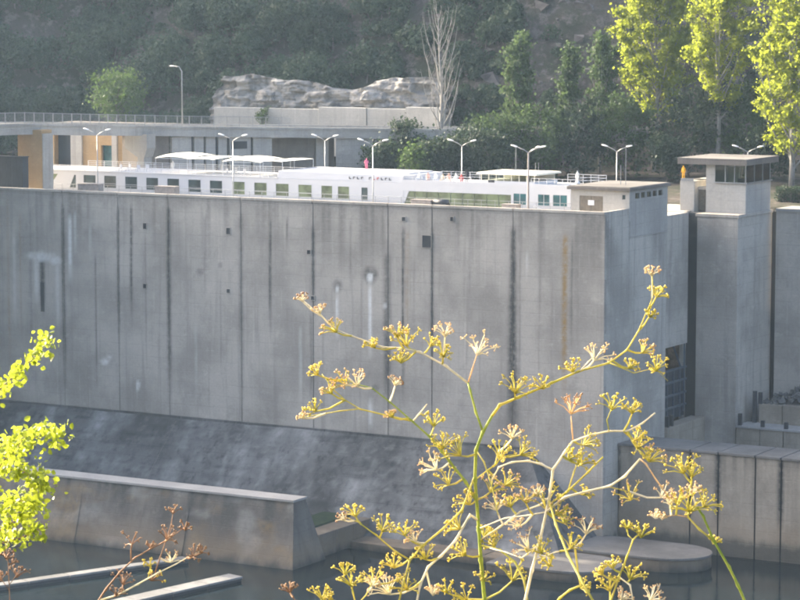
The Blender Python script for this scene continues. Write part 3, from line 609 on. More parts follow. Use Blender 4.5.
# ------------------------------------------------------------------ the river ship
SY = 18.45; SB = 29.5; sx = lambda p, y=190: XW(p, SY, y)
ship = thing('river_cruise_ship', 'long white river cruise ship lying in the lock chamber', 'ship', (-55, 24, -2.7))
DK = 1.25; WT, WB = .80, -1.02; trim = lambda a: -.30 * min(1.2, max(0, (a + 88) / 43)); x0, x1 = sx(43), sx(570.5)
wins = [(83.4, 96), (104, 116.5), (125, 137.5), (146, 158.5), (167, 179.5), (188, 201), (209.5, 222.5), (232, 245), (254, 267), (275.5, 289), (298, 312), (321, 332.5), (337.5, 349.5), (361, 368)]
wl = [(sx(a), sx(c)) for a, c in wins]; lg0, lg1 = sx(403), sx(511); tl = [(sx(a), sx(c)) for a, c in ((513.5, 526), (538, 549.5), (553, 567))]
w = MB(); holes = [(a, c, WB + trim(a), WT + trim(a)) for a, c in wl] + [(lg0, lg1, -1.85, .20)] + [(a, c, -1.02, .40) for a, c in tl] + [(sx(69.5), sx(76), -1.2, .7), (sx(46), sx(58), -1.3, .75)]
wall_with_holes(w, x0, x1, -3.4, DK, SY, SY + .12, holes); w.build('hull_side', M['white'], ship)
h = MB(); h.box((x0, SB - .1, -3.4), (x1, SB, DK)); h.box((x1 - .1, SY + .121, -3.4), (x1, SB - .1, DK)); h.box((x0, SY + .121, DK - .12), (x1 - .1, SB - .1, DK - .005)); h.box((x0 + .1, SY + .9, -3.3), (x1 - .2, SY + 1.0, DK - .13)); h.build('hull', M['white'], ship)
bow = MB().loft([[(x0, SY, -3.4), (x0, SB, -3.4), (x0, SB, DK), (x0, SY, DK)], [(x0 - 4, SY + 1.5, -3.4), (x0 - 4, SB - 1.5, -3.4), (x0 - 4.6, SB - 1.2, DK), (x0 - 4.6, SY + 1.2, DK)], [(x0 - 9, 24 - .6, -3.4), (x0 - 9, 24 + .6, -3.4), (x0 - 10, 24 + .8, DK + .4), (x0 - 10, 24 - .8, DK + .4)]]); bow.build('bow', M['white'], ship)
for i, (a, c) in enumerate(wl):
    f = MB(); z0, z1 = WB + trim(a), WT + trim(a)
    f.box((a, SY - .015, z0), (a + .06, SY + .1, z1)); f.box((c - .06, SY - .015, z0), (c, SY + .1, z1)); f.box((a + .06, SY - .015, z1 - .06), (c - .06, SY + .1, z1)); f.box((a + .06, SY - .015, z0), (c - .06, SY + .1, z0 + .06)); f.box((a + .06, SY + .01, z0 + .62), (c - .06, SY + .08, z0 + .66))
    o = f.build('window', M['white'], ship); MB().box((a + .06, SY + .05, z0 + .06), (c - .06, SY + .07, z1 - .06)).build('pane', M['sglass' if i < 7 or i == 13 else 'gglass'], o)
    if i >= 7 and i < 13 : MB().box((a + .1, SY + .02, z1 - .5 - .3 * R.random()), (c - .1, SY + .045, z1 - .07)).build('blind', M['gglass'], o)
npan = 9
for i in range(npan):
    a = lg0 + (lg1 - lg0) * i / npan; c = lg0 + (lg1 - lg0) * (i + 1) / npan; s0 = .0 if i else .0
    v = [(a + .04, SY + .05, -1.85), (c - .04, SY + .05, -1.85), (c - .04, SY + .05, .20), (a + .04 + (.9 if i == 0 else 0), SY + .05, .20)]; v += [(p[0], p[1] + .03, p[2]) for p in v]
    MB().add(v, [(0,1,2,3),(7,6,5,4),(0,4,5,1),(1,5,6,2),(2,6,7,3),(3,7,4,0)]).build('lounge_pane', M['gglass'], ship)
    if i == 0: MB().add([(lg0, SY + .03, -1.85), (lg0 + .9, SY + .03, .2), (lg0, SY + .03, .2), (lg0, SY + .1, -1.85), (lg0 + .9, SY + .1, .2), (lg0, SY + .1, .2)], [(0,1,2),(5,4,3),(0,3,4,1)]).build('corner_plate', M['white'], ship)
for a, c in tl:
    o = MB().box((a, SY + .05, -1.02), (c, SY + .07, .40)).build('teal_window', M['tglass'], ship); MB().box(((a + c) / 2 - .03, SY + .03, -1.02), ((a + c) / 2 + .03, SY + .049, .40)).build('mullion', M['white'], o)
a, c = sx(46), sx(58); v = [(a, SY + .06, -1.3), (a + (c - a) * .25, SY + .06, -1.3), (c, SY + .06, .75), (a, SY + .06, .75)]; v += [(p[0], p[1] + .02, p[2]) for p in v]; MB().add(v, [(0,1,2,3),(7,6,5,4)]).build('stern_glass', M['gglass'], ship)
v = [(a + (c - a) * .25, SY + .0, -1.3), (c, SY + .0, -1.3), (c, SY + .0, .75)]; v += [(p[0], p[1] + .1, p[2]) for p in v]; MB().add(v, [(0,1,2),(5,4,3),(0,2,5,3)]).build('diagonal_brace', M['white'], ship)
a, c = sx(69.5), sx(76); v = [(a, SY + .06, -1.2), (c, SY + .06, -1.2), (c, SY + .06, .7), (a + (c - a) * .75, SY + .06, .7)]; v += [(p[0], p[1] + .02, p[2]) for p in v]; MB().add(v, [(0,1,2,3),(7,6,5,4)]).build('slanted_window', M['sglass'], ship)
v = [(a, SY, -1.2), (a + (c - a) * .75, SY, .7), (a, SY, .7)]; v += [(p[0], p[1] + .1, p[2]) for p in v]; MB().add(v, [(0,1,2),(5,4,3),(0,3,4,1)]).build('window_corner', M['white'], ship)
# gunwale, raised deck house, wheelhouse
MB().box((x0, SY - .1, DK), (sx(278), SY + .25, DK + .12)).build('gunwale', M['white'], ship, bevel=.02)
d0, d1 = sx(277, 174), sx(402, 178)
MB().loft([[(d0, SY + .02, DK), (d1, SY + .02, DK), (d1, SB - .2, DK), (d0, SB - .2, DK)], [(d0 + .15, SY + .12, DK + 1.08), (d1 + 0.2, SY + .12, DK + .94), (d1 + .2, SB - .3, DK + .94), (d0 + .15, SB - .3, DK + 1.08)]]).build('raised_deck', M['white'], ship, bevel=.04)
MB().box((sx(335, 172), SY + 3, DK + .9), (sx(398, 176), SB - 1.5, DK + 1.14)).build('skylight_coaming', M['white'], ship, bevel=.05)
# dark and red lettering of the ship's name (too small in the photo to read): plain strokes
zz0 = DK + .28; nx_ = sx(349, 180); 
for i in range(11):
    if i in (4,): continue
    wch = .42; xx = nx_ + i * (sx(393, 182) - nx_) / 11; m = M['red'] if i in (6, 7) else M['dark']
    q = MB(); q.box((xx, SY - .03, zz0), (xx + .09, SY + .03, zz0 + .32)); q.box((xx + .09, SY - .03, zz0 + (.23 if i % 2 else .0)), (xx + .33, SY + .03, zz0 + (.32 if i % 2 else .09))); q.build('name_letter', m, ship)
MB().box((d1, SY - .02, DK), (x1, SY + .1, DK + .45)).build('bulwark', M['white'], ship)
w0, w1 = sx(472, 180), sx(527, 183)
MB().box((w0, SY + 2.2, DK), (w1, SB - 2.2, DK + .56)).build('wheelhouse_base', M['white'], ship, bevel=.05)
for i in range(8): a = w0 + .1 + (w1 - w0 - .25) * i / 7; MB().box((a, SY + 2.25, DK + .56), (a + .1, SY + 2.35, DK + 1.41)).build('wheelhouse_post', M['cream'], ship)
for i in range(7): a = w0 + .21 + (w1 - w0 - .25) * i / 7; c = w0 + .09 + (w1 - w0 - .25) * (i + 1) / 7; MB().box((a, SY + 2.3, DK + .58), (c, SY + 2.32, DK + 1.40)).build('wheelhouse_pane', M['pane'], ship)
MB().box((w0 + .3, SB - 2.6, DK + .56), (w1 - .3, SB - 2.5, DK + 1.41)).build('wheelhouse_back', M['cream'], ship)
MB().loft([[(w0 - .4, SY + 1.8, DK + 1.41), (w1 + .4, SY + 1.8, DK + 1.41), (w1 + .4, SB - 1.8, DK + 1.41), (w0 - .4, SB - 1.8, DK + 1.41)], [(w0 - .2, SY + 2.0, DK + 1.66), (w1 + .3, SY + 2.0, DK + 1.66), (w1 + .3, SB - 2, DK + 1.66), (w0 - .2, SB - 2, DK + 1.66)]]).build('wheelhouse_roof', M['cream'], ship, bevel=.03)
MB().box((sx(486, 184), SY + .6, DK), (sx(491, 184), SY + 1.0, DK + .75)).build('deck_box', M['dark'], ship)
for px_ in (516, 519): MB().tube([(sx(px_, 170), 24, DK + 1.64), (sx(px_, 170), 24, DK + 2.9)], .035).build('aerial', M['galv'], ship)
MB().tube([(sx(489, 165), 26, DK), (sx(489, 165), 26, DK + 5)], .045).build('signal_mast', M['galv'], ship)
def ship_rail(xa, xb, Y, h=.82, step=1.45, nm='deck_railing', mat='white'):
    q = MB(); k = max(1, int(abs(xb - xa) / step))
    for i in range(k + 1): x = xa + (xb - xa) * i / k; q.tube([(x, Y, DK), (x, Y, DK + h)], .035, 5)
    for f_ in (1, .68, .36): q.tube([(xa, Y, DK + h * f_), (xb, Y, DK + h * f_)], .028, 5)
    return q.build(nm, M[mat], ship)
ship_rail(x0, d0, SY + .15); ship_rail(x0, d0, SB - .15); ship_rail(d1, w0 - .3, SY + .3, 1.0); ship_rail(d1, w0 - .3, SB - .2, 1.0); ship_rail(w1 + .5, x1 - .1, SY + .2, 1.18, 1.0); ship_rail(w1 + .5, x1 - .1, SB - .2, 1.18, 1.0); 
q = MB(); 
for z in (.4, .8, 1.18): q.tube([(x1 - .1, SY + .2, DK + z), (x1 - .1, SB - .2, DK + z)], .03, 5)
q.build('stern_railing', M['white'], ship)
# awnings
def awning(pa, pb, ytop, yb, Y0, Y1, label, sag=.28):
    xa, xb = XW(pa, (Y0 + Y1) / 2, ytop), XW(pb, (Y0 + Y1) / 2, ytop); zt = zfor((xa + xb) / 2, Y0, yb); root = thing('deck_awning', label, 'awning', ((xa + xb) / 2, (Y0 + Y1) / 2, DK))
    us = np.linspace(0, 1, 13); rows = []
    for v_ in np.linspace(0, 1, 9): rows.append([(xa + (xb - xa) * u, Y0 + (Y1 - Y0) * v_, zt + sag * math.sin(math.pi * v_) * 1.2 + sag * .8 * math.sin(math.pi * u)) for u in us])
    v = np.array(rows); v2 = v.copy(); v2[..., 2] -= .04; n_ = v.shape[0] * v.shape[1]; id_ = np.arange(n_).reshape(v.shape[:2])
    f = np.stack([id_[:-1, :-1], id_[:-1, 1:], id_[1:, 1:], id_[1:, :-1]], -1).reshape(-1, 4)
    mesh_np('canvas', np.concatenate([v.reshape(-1, 3), v2.reshape(-1, 3)]), np.concatenate([f, f[:, ::-1] + n_]), M['canvas'], root, True)
    for x in (xa + .1, xb - .1):
        for y in (Y0 + .1, Y1 - .1): MB().tube([(x, y, DK), (x, y, zt)], .04).build('post', M['white'], root)
    for y in (Y0 + .1, Y1 - .1): MB().tube([(xa, y, zt - .02), (xb, y, zt - .02)], .035).build('beam', M['white'], root)
awning(171, 206, 155, 158.5, 20, 28, 'left cream canvas awning on the ship deck, nearest the bridge pier', .34)
awning(206.5, 229, 157, 159.3, 20, 28, 'flatter narrow canvas awning between the two larger ones', .14)
awning(238, 276, 158, 162, 20, 28, 'right large cream canvas awning on the ship deck', .34)
x_a, x_b = XW(277, 24, 160), XW(298, 24, 160)
fr_ = thing('awning_frame', 'bare awning frame on the ship deck right of the canvases', 'frame', ((x_a + x_b) / 2, 24, DK)); zt = zfor(x_b, 20, 162)
for x in (x_a + .3, x_b):
    for y in (20, 28): MB().tube([(x, y, DK), (x, y, zt)], .04).build('post', M['white'], fr_)
for y in (20, 28): MB().tube([(x_a + .3, y, zt), (x_a + 1.8, y, zt + .12), (x_b, y, zt)], .04).build('beam', M['white'], fr_)
MB().add([(x_a + .3, 20, zt + .05), (x_b, 20, zt + .05), (x_b, 28, zt + .05), (x_a + .3, 28, zt + .05), (x_a + .3, 20, zt + .09), (x_b, 20, zt + .09), (x_b, 28, zt + .09), (x_a + .3, 28, zt + .09)], [(0,3,2,1),(4,5,6,7),(0,1,5,4),(1,2,6,5),(2,3,7,6),(3,0,4,7)]).build('slack_canvas', M['canvas'], fr_)

# ------------------------------------------------------------------ people
def body_mesh(pose):
    P = {'pel': (0, 0, .96, .15), 'sp': (0, .01, 1.17, .135), 'ch': (0, 0, 1.36, .155), 'nk': (0, .0, 1.50, .06), 'hb': (0, .02, 1.58, .085), 'hd': (0, .03, 1.66, .10), 'ht': (0, .02, 1.74, .06)}
    E_ = [('pel', 'sp'), ('sp', 'ch'), ('ch', 'nk'), ('nk', 'hb'), ('hb', 'hd'), ('hd', 'ht')]
    for s, n_ in ((-1, 'l'), (1, 'r')):
        P['sh' + n_] = (s * .19, 0, 1.43, .065); P['hi' + n_] = (s * .1, 0, .9, .095)
        if pose == 'sit':
            P['kn' + n_] = (s * .12, .46, .92, .07); P['an' + n_] = (s * .12, .48, .5, .05); P['to' + n_] = (s * .12, .64, .46, .04); P['el' + n_] = (s * .25, .05, 1.18, .05); P['wr' + n_] = (s * .17, .28, 1.05, .036); P['ha' + n_] = (s * .15, .38, 1.03, .03)
        elif pose == 'lean':
            P['kn' + n_] = (s * .1, .04 * s, .5, .065); P['an' + n_] = (s * .1, -.04 + .06 * s, .09, .045); P['to' + n_] = (s * .12, .14, .04, .04); P['el' + n_] = (s * .27, .12, 1.16, .05); P['wr' + n_] = (s * .2, .36, 1.14, .035); P['ha' + n_] = (s * .18, .46, 1.15, .03)
        else:
            P['kn' + n_] = (s * .11, .03, .5, .065); P['an' + n_] = (s * .12, -.02, .09, .045); P['to' + n_] = (s * .14, .15, .04, .04); P['el' + n_] = (s * .25, -.02, 1.14, .05); P['wr' + n_] = (s * .26, .08, .9, .036); P['ha' + n_] = (s * .25, .12, .79, .03)
        E_ += [('ch', 'sh' + n_), ('sh' + n_, 'el' + n_), ('el' + n_, 'wr' + n_), ('wr' + n_, 'ha' + n_), ('pel', 'hi' + n_), ('hi' + n_, 'kn' + n_), ('kn' + n_, 'an' + n_), ('an' + n_, 'to' + n_)]
    ks = list(P); me = bpy.data.meshes.new('person_skin'); me.from_pydata([P[k][:3] for k in ks], [(ks.index(a), ks.index(c)) for a, c in E_], [])
    o = bpy.data.objects.new('person_tmp', me); COL.objects.link(o); o.modifiers.new('skin', 'SKIN'); sd = o.modifiers.new('sub', 'SUBSURF'); sd.levels = sd.render_levels = 1
    for i, k in enumerate(ks): me.skin_vertices[0].data[i].radius = (P[k][3], P[k][3]); me.skin_vertices[0].data[i].use_root = (k == 'pel')
    bpy.context.view_layer.update(); out = bpy.data.meshes.new_from_object(o.evaluated_get(bpy.context.evaluated_depsgraph_get())); bpy.data.objects.remove(o)
    off = -.46 if pose == 'sit' else 0
    for p in out.polygons:
        c = p.center; z = c.z
        if pose == 'sit': k = 1 if (z < 1.0 or c.y > .2 and z < 1.0) else 0
        else: k = 1 if z < .98 and abs(c.x) < .2 else 0
        if z > 1.5: k = 2
        if (abs(c.x) > .16 and pose != 'sit' and z < .9 and abs(c.x) > .215) or (c.y > .3 and z > 1.0): k = 2
        if z > 1.66 or (z > 1.56 and c.y < -.02): k = 3
        if z < .07 and pose != 'sit': k = 3
        p.material_index = k; p.use_smooth = True
    for v in out.vertices: v.co.z += off
    return out
BODY = {k: body_mesh(k) for k in ('stand', 'lean', 'sit')}
M['skin'] = plain('skin', (.46, .29, .21), .6, .1); M['hair'] = plain('dark_hair', (.04, .03, .025), .7); M['grey_hair'] = plain('grey_hair', (.45, .43, .40), .7)
cl = {k: plain(k + '_cloth', c, .9, .15, 6) for k, c in {'pink': (.62, .16, .26), 'black': (.03, .03, .035), 'white': (.78, .78, .76), 'yellow': (.75, .42, .03), 'blue': (.10, .16, .32), 'beige': (.46, .38, .27), 'red': (.5, .05, .04), 'peach': (.70, .42, .32)}.items()}
def person(pose, loc, rot, shirt, trousers, label, hair='hair', sc=1.0):
    me = BODY[pose].copy(); me.materials.clear()
    for m in (cl[shirt], cl[trousers], M['skin'], M[hair]): me.materials.append(m)
    o = bpy.data.objects.new('person', me); COL.objects.link(o); o.location = loc; o.rotation_euler = (0, 0, rot); o.scale = (sc,) * 3; tag(o, label, 'person'); return o
fy = math.radians(180)      # facing the camera side
X = XW(366.5, 22, 165); person('lean', (X, 22, DK + 1.14), fy + .5, 'pink', 'pink', 'person in pink standing on the raised white deck of the ship', 'hair', 1.0)
X = XW(467, 21, 178); person('stand', (X, 21, DK), fy, 'black', 'blue', 'person in a black top standing left of the wheelhouse', 'hair', 1.08)
X = XW(577.5, 9.5, 185); person('stand', (X, 9.5, bz + .46), fy - .4, 'white', 'white', 'person in white standing at the left end of the flat roof', 'grey_hair', .95)
o = MB().loft([[(X + .3 + .34 * math.cos(a) * s, 8.9 + .3 * math.sin(a) * s, bz + .46 + z) for a in np.linspace(0, 2 * math.pi, 9)[:-1]] for s, z in ((.8, 0), (1, .1), (.95, .26), (.5, .36), (.1, .38))]).build('bag', cl['white'], None, True); tag(o, 'white bag lying at the feet of the person on the roof', 'bag')
X = XW(683.5, 36, 172); person('stand', (X, 36, 1.1 + .77), fy, 'yellow', 'yellow', 'person in yellow on the control tower terrace', 'hair', 1.0)
X = XW(173, 21.5, 163); person('stand', (X, 21.5, DK), fy, 'white', 'white', 'person in white standing under the left end of the first awning', 'hair', 1.0)
tag(MB().box((ax0 + .3, 34.6, 1.1), (ax0 + 1.9, 37.4, 1.87)).build('terrace_step', M['pale'], None, bevel=.03), 'pale step block on the control tower terrace under the yellow figure', 'step')
def deck_chair(loc, rot, label, mat):
    root = thing('deck_chair', label, 'chair', loc, 'deck chairs on the ship'); root.rotation_euler = (0, 0, rot)
    def part(nm, a, b_): 
        o = MB().box(a, b_).build(nm, mat); o.parent = root; return o
    part('seat', (-.26, -.1, .36), (.26, .42, .42)); part('backrest', (-.26, -.2, .42), (.26, -.13, .95))
    for sx_ in (-.26, .21):
        for sy_ in (-.18, .36): part('leg', (sx_, sy_, 0), (sx_ + .05, sy_ + .05, .36))
seats = [(419.5, 'white', 'beige'), (428, 'peach', 'white'), (436, 'white', 'blue'), (443, 'beige', 'white'), (449, 'peach', 'beige'), (456, 'white', 'black'), (461.5, 'red', 'white')]
ord_ = ['leftmost', 'second', 'third', 'fourth', 'fifth', 'sixth', 'rightmost']
for i, (p_, a, c) in enumerate(seats):
    Y = 21 + (i % 3) * .9; X = XW(p_, Y, 180); r_ = fy + R.uniform(-.8, .8)
    deck_chair((X, Y, DK), r_, 'white deck chair under the %s seated passenger left of the wheelhouse' % ord_[i], M['white'])
    person('sit', (X, Y, DK), r_, a, c, 'passenger in %s top, %s of those seated left of the wheelhouse' % (a, ord_[i]), 'grey_hair' if i % 2 else 'hair', 1.08 if i == 0 else 1.0)
for i in range(7):
    Y = 21.5 + (i % 2) * 1.2; X = XW(120 + i * 9 if i < 4 else 190 + i * 9, Y, 170)
    deck_chair((X, Y, DK), fy + R.uniform(-.6, .6), ('white deck chair on the open deck left of the awnings, %s from the left' if i < 4 else 'white deck chair in the shade of the awnings, %s of those') % (['first', 'second', 'third', 'fourth'][i] if i < 4 else ['leftmost', 'middle', 'rightmost'][i - 4]), M['white'])

# ------------------------------------------------------------------ road bridge, gallery, retaining wall, cliff
br = thing('road_bridge', 'concrete road bridge with railing crossing above the ship at left', 'bridge', (-92, 20, DECK))
bp = [(-93, -70), (-92.4, -30), (-92, 0), (-91.7, 18), (-91, 34), (-87.5, 44), (-82, 52), (-75.5, 59), (-67, 64.5), (-57, 68.5), (-46, 72), (-30, 78)]
def catmull(P, k):
    out = []
    for i in range(len(P) - 1):
        p0 = P[max(i - 1, 0)]; p1 = P[i]; p2 = P[i + 1]; p3 = P[min(i + 2, len(P) - 1)]
        for j in range(k):
            t_ = j / k; out.append(tuple(.5 * (2*p1[d] + (p2[d]-p0[d])*t_ + (2*p0[d]-5*p1[d]+4*p2[d]-p3[d])*t_**2 + (3*p1[d]-p0[d]-3*p2[d]+p3[d])*t_**3) for d in (0, 1)))
    out.append(P[-1]); return out
bs = catmull(bp, 6); ZB = []
for x, y in bs:
    xp = proj((x, y, 6))[0]; ZB.append(zfor(x, y, 134.5 + .011 * max(0, min(xp, 500))) if xp > -40 else 7.0)
ZB = np.convolve(np.pad(np.array(ZB), 3, mode='edge'), np.ones(7) / 7, mode='valid')
def offset(i, d):
    a = Vector(bs[max(i - 1, 0)]); c = Vector(bs[min(i + 1, len(bs) - 1)]); n_ = (c - a).normalized(); n_ = Vector((-n_.y, n_.x)); return Vector(bs[i]) + n_ * d
def sweep(name, prof, i0, i1, mat, par):      # prof: (offset to the far side, height) ring
    rings = []
    for i in range(i0, i1 + 1): rings.append([(*offset(i, d), ZB[i] + z) for d, z in prof])
    return MB().loft(rings).build(name, mat, par)
NB = len(bs) - 1; segs = list(range(0, NB, 6)) + [NB]
for a, c in zip(segs[:-1], segs[1:]):
    sweep('fascia_beam', [(0, 0), (.45, 0), (.45, 1.25), (0, 1.25)], a, c, M['bluegrey'], br)
    sweep('deck_slab', [(.46, .55), (7, .55), (7, 1.0), (.46, 1.0)], a, c, M['deckc'], br)
    sweep('kerb_beam', [(-.15, 1.25), (.55, 1.25), (.55, 1.6), (-.15, 1.6)], a, c, M['bluegrey'], br); sweep('far_beam', [(7, 0), (7.4, 0), (7.4, 1.7), (7, 1.7)], a, c, M['bluegrey'], br)
pst = None; acc = 0; pts3 = [(*offset(i, .15), ZB[i] + 1.6) for i in range(NB + 1)]
LENS = np.concatenate([[0], np.cumsum([(Vector(pts3[i + 1]) - Vector(pts3[i])).length for i in range(NB)])]); PA = np.array(pts3)
def along(s): return tuple(np.interp(s, LENS, PA[:, d]) for d in range(3))
s_end = LENS[-1] * .70; s0_ = 45.0
for s in np.arange(s0_, s_end, 2.1):
    p = along(s)
    if pst is None: pst = MB().box((-.05, -.05, 0), (.05, .05, 1.5)).build('rail_post', M['galv']); pst.location = p; child(pst, br)
    else: share(pst, 'rail_post', p, br)
for h in (1.45, .2): MB().tube([Vector(along(s)) + Vector((0, 0, h)) for s in np.arange(s0_, s_end, 1.5)], .04, 5).build('rail', M['galv'], br)
q = MB()
for s in np.arange(s0_, s_end, .22): p = Vector(along(s)); q.tube([p + Vector((0, 0, .2)), p + Vector((0, 0, 1.45))], .02, 3, caps=False)
q.build('balusters', M['galv'], br)
for s in np.arange(s0_, s_end - 2, 2.1) if False else []: pass
# piers
xa, xb = XW(18, 8, 160), XW(42, 8, 160); MB().box((xa, 8, DECK), (xb, 10.3, ZB[12] + .5)).build('near_pier', M['ochre'], br, bevel=.03); MB().box((xb - .05, 8.1, DECK), (xb + .12, 10.4, ZB[12])).build('pier_edge', M['bluegrey'], br)
xa, xb = XW(50, 33, 150), XW(58, 33, 150)
xa, xb = XW(134, 33, 150), XW(144, 33, 150); zt = ZB[24] + .3
MB().box((xa + .6, 33, -2), (xb, 35, zt)).build('far_pier', M['bluegrey'], br, bevel=.03); MB().loft([[(xa + .6, 32.9, 2.6), (xb + .1, 32.9, 2.6), (xb + .1, 35.1, 2.6), (xa + .6, 35.1, 2.6)], [(xa - 1.6, 32.9, 3.9), (xb + .6, 32.9, 3.9), (xb + .6, 35.1, 3.9), (xa - 1.6, 35.1, 3.9)], [(xa - 1.6, 32.9, zt), (xb + .6, 32.9, zt), (xb + .6, 35.1, zt), (xa - 1.6, 35.1, zt)]]).build('pier_head', M['bluegrey'], br)
# ochre machinery house under the bridge
oh = thing('ochre_building', 'ochre building with dark openings under the bridge', 'building', (-105, 46, -2)); Yo = 46
xs_ = [XW(p, Yo, 150) for p in (50, 54, 73, 84, 101, 115, 140, 176)]
w = MB(); wall_with_holes(w, xs_[0], xs_[6] + 2.5, -2.1, 6.4, Yo, Yo + .4, [(xs_[1], xs_[2], -2.1, 4.9), (XW(101, Yo, 150), XW(113, Yo, 150), -2.1, 3.4)]); w.build('front_wall', M['ochre'], oh)
MB().box((xs_[0], Yo + .4, -2.1), (xs_[0] + .4, Yo + 7, 6.4)).build('side_wall', M['ochre'], oh); MB().box((xs_[1] - .2, Yo + 1.4, -2.1), (xs_[2] + .4, Yo + 1.6, 5.2)).build('dark_door', M['navy'], oh); MB().box((XW(101, Yo, 150), Yo + .8, -2.1), (XW(113, Yo, 150) + .5, Yo + .9, 3.4)).build('dark_door', M['tglass'], oh)
MB().box((XW(113, Yo, 150), Yo - .35, -2.1), (XW(118, Yo, 150), Yo - .01, 6.4)).build('pilaster', M['bluegrey'], oh); MB().box((XW(72, Yo, 150), Yo - .35, -2.1), (XW(83, Yo, 150), Yo - .01, 6.4)).build('pilaster', M['bluegrey'], oh)
MB().box((xs_[0] - .4, Yo - .5, 6.4), (xs_[6] + 2.8, Yo + 7.4, 6.7)).build('roof', M['roof'], oh)
# gallery wall with slots below the road
ga = thing('gallery_wall', 'pale grey concrete gallery wall with narrow dark slots below the road', 'wall', (-78, 56, -2))
A = Vector((*offset(29, .6),)); 
def on_line(pxv, P, Q):
    lo, hi = 0.0, 1.0
    for _ in range(30):
        m = (lo + hi) / 2; c = P + (Q - P) * m
        if proj((c.x, c.y, 3))[0] < pxv: lo = m
        else: hi = m
    return P + (Q - P) * lo
# straight chords of the road's near edge
def chord(i, j, d): return offset(i, d), offset(j, d)
def wall_seg(name, P, Q, z0, z1, th, mat, par):
    d = (Q - P).normalized(); n_ = Vector((-d.y, d.x)) * th
    return MB().prism([tuple(P), tuple(Q), tuple(Q + n_), tuple(P + n_)], z0, z1).build(name, mat, par)
near = [offset(i, .5) for i in range(NB + 1)]; pxs = [proj((p.x, p.y, 3))[0] for p in near]
def road_pt(pxv, d=.5):
    for i in range(NB):
        if pxs[i] <= pxv <= pxs[i + 1]:
            t_ = (pxv - pxs[i]) / (pxs[i + 1] - pxs[i]); return offset(i, d).lerp(offset(i + 1, d), t_), ZB[i] + (ZB[i + 1] - ZB[i]) * t_
    return offset(NB, d), ZB[NB]
def road_wall(a, c, name, mat, par, z0=-2.5, top=None, d=.5, th=.6):
    P, za = road_pt(a, d); Q, zc = road_pt(c, d); return wall_seg(name, P, Q, z0, (min(za, zc) - .01) if top is None else top, th, mat, par)
cuts = [172]; slots = [193, 205, 217, 228.5, 252]
edges = [(172, 191.6), (194.4, 203.8), (206.2, 215.6), (218.4, 227), (230, 250.8), (253.2, 272)]
for a, c in edges: road_wall(a, c, 'wall_bay', M['bluegrey'], ga)
for s in slots: road_wall(s - 1.6, s + 1.6, 'slot', M['groove'], ga, d=1.0)
P, za = road_pt(229); Q, zc = road_pt(247); 
road_wall(231.5, 247, 'window_dark_slab', M['groove'], ga, z0=zfor(*P, 149), top=zfor(*P, 141.5), d=.42, th=.07)  # dark slab on the wall face stands in for a shaded recess
road_wall(272, 336, 'recess_wall', M['roof'], ga, d=3.2); road_wall(336, 372, 'wall_bay', M['bluegrey'], ga); road_wall(318, 330, 'inner_pilaster', M['bluegrey'], ga, d=2.2)
road_wall(372.3, 440, 'wall_bay', M['roof'], ga); road_wall(440.3, 520, 'wall_bay', M['roof'], ga)
P, za = road_pt(150); MB().prism([tuple(road_pt(150, 3)[0]), tuple(road_pt(171, 1)[0]), tuple(road_pt(171, 6)[0]), tuple(road_pt(150, 6.5)[0])], -2.2, za - .05).build('stair_wall', M['roof'], ga)
# pale cliff and smooth retaining wall above the road
rw = thing('retaining_wall', 'smooth pale concrete retaining wall above the road left of the bare tree', 'wall', (-84, 74, 4))
for k, (a, c) in enumerate(((214, 262), (262.5, 318), (318.5, 366), (366.5, 405), (405.5, 441))):
    X0, X1 = XW(a, 74.5, 118), XW(c, 74.5, 118); MB().box((X0, 74.5 + .15 * (k % 2), 1), (X1, 76, zfor((X0 + X1) / 2, 74.5, 107.5 + (k % 2) * 1.2))).build('wall_panel', M['pale'], rw, bevel=.04)
cliff = []
cxs = np.linspace(XW(214, 77, 95), XW(452, 77, 95), 230); czs = np.linspace(0, 1, 60)
CX, CZ = np.meshgrid(cxs, czs); topz = 13.2 + 2.6 * (fbm(CX * .16, CX * 0 + 4, 3) - .5) - 2.2 * np.exp(-((CX - XW(330, 77, 95)) / 5)**2) - 8 * np.clip((CX - XW(436, 77, 95)) / 5, 0, 1) - 3 * np.clip((XW(224, 77, 95) - CX) / 2, 0, 1)
ZC = 5 + CZ * (topz - 5)
wx_ = CX + 1.6 * (fbm(CX * .25, ZC * .4, 3) - .5); wz_ = ZC + 1.2 * (fbm(CX * .18 + 5, ZC * .3, 3) - .5)
def cell(a, b_): return np.modf(np.abs(np.sin(a * 12.9898 + b_ * 78.233)) * 43758.5)[0]
lay = np.floor(wz_ * .62); jit = cell(np.floor(wx_ * .30 + 2.3 * lay), lay); lay2 = np.floor(wz_ * 1.7); jit2 = cell(np.floor(wx_ * .9 + 1.7 * lay2), lay2)
CY = 77.4 + (ZC - 8) * .2 - jit * 1.5 - jit2 * .5 - (fbm(CX * .5, ZC * 1.1, 5) - .5) * 1.6
v = np.stack([CX, CY, ZC], -1); topr = v[-1].copy(); hi_ = np.clip((topr[:, 2] - 9) / 3, 0, 1) * np.clip((XW(432, 77, 95) - topr[:, 0]) / 6, 0, 1); topr[:, 1] += 1 + 13 * hi_; topr[:, 2] = np.where(hi_ > .99, ground_z(topr[:, 0], topr[:, 1]) - .6, topr[:, 2] - 2 + hi_); v = np.concatenate([v, topr[None]]); id_ = np.arange(v.shape[0] * v.shape[1]).reshape(v.shape[:2])
f = np.stack([id_[:-1, :-1], id_[:-1, 1:], id_[1:, 1:], id_[1:, :-1]], -1).reshape(-1, 4)
struct(mesh_np('rock_cliff', v.reshape(-1, 3), f, M['rock']))
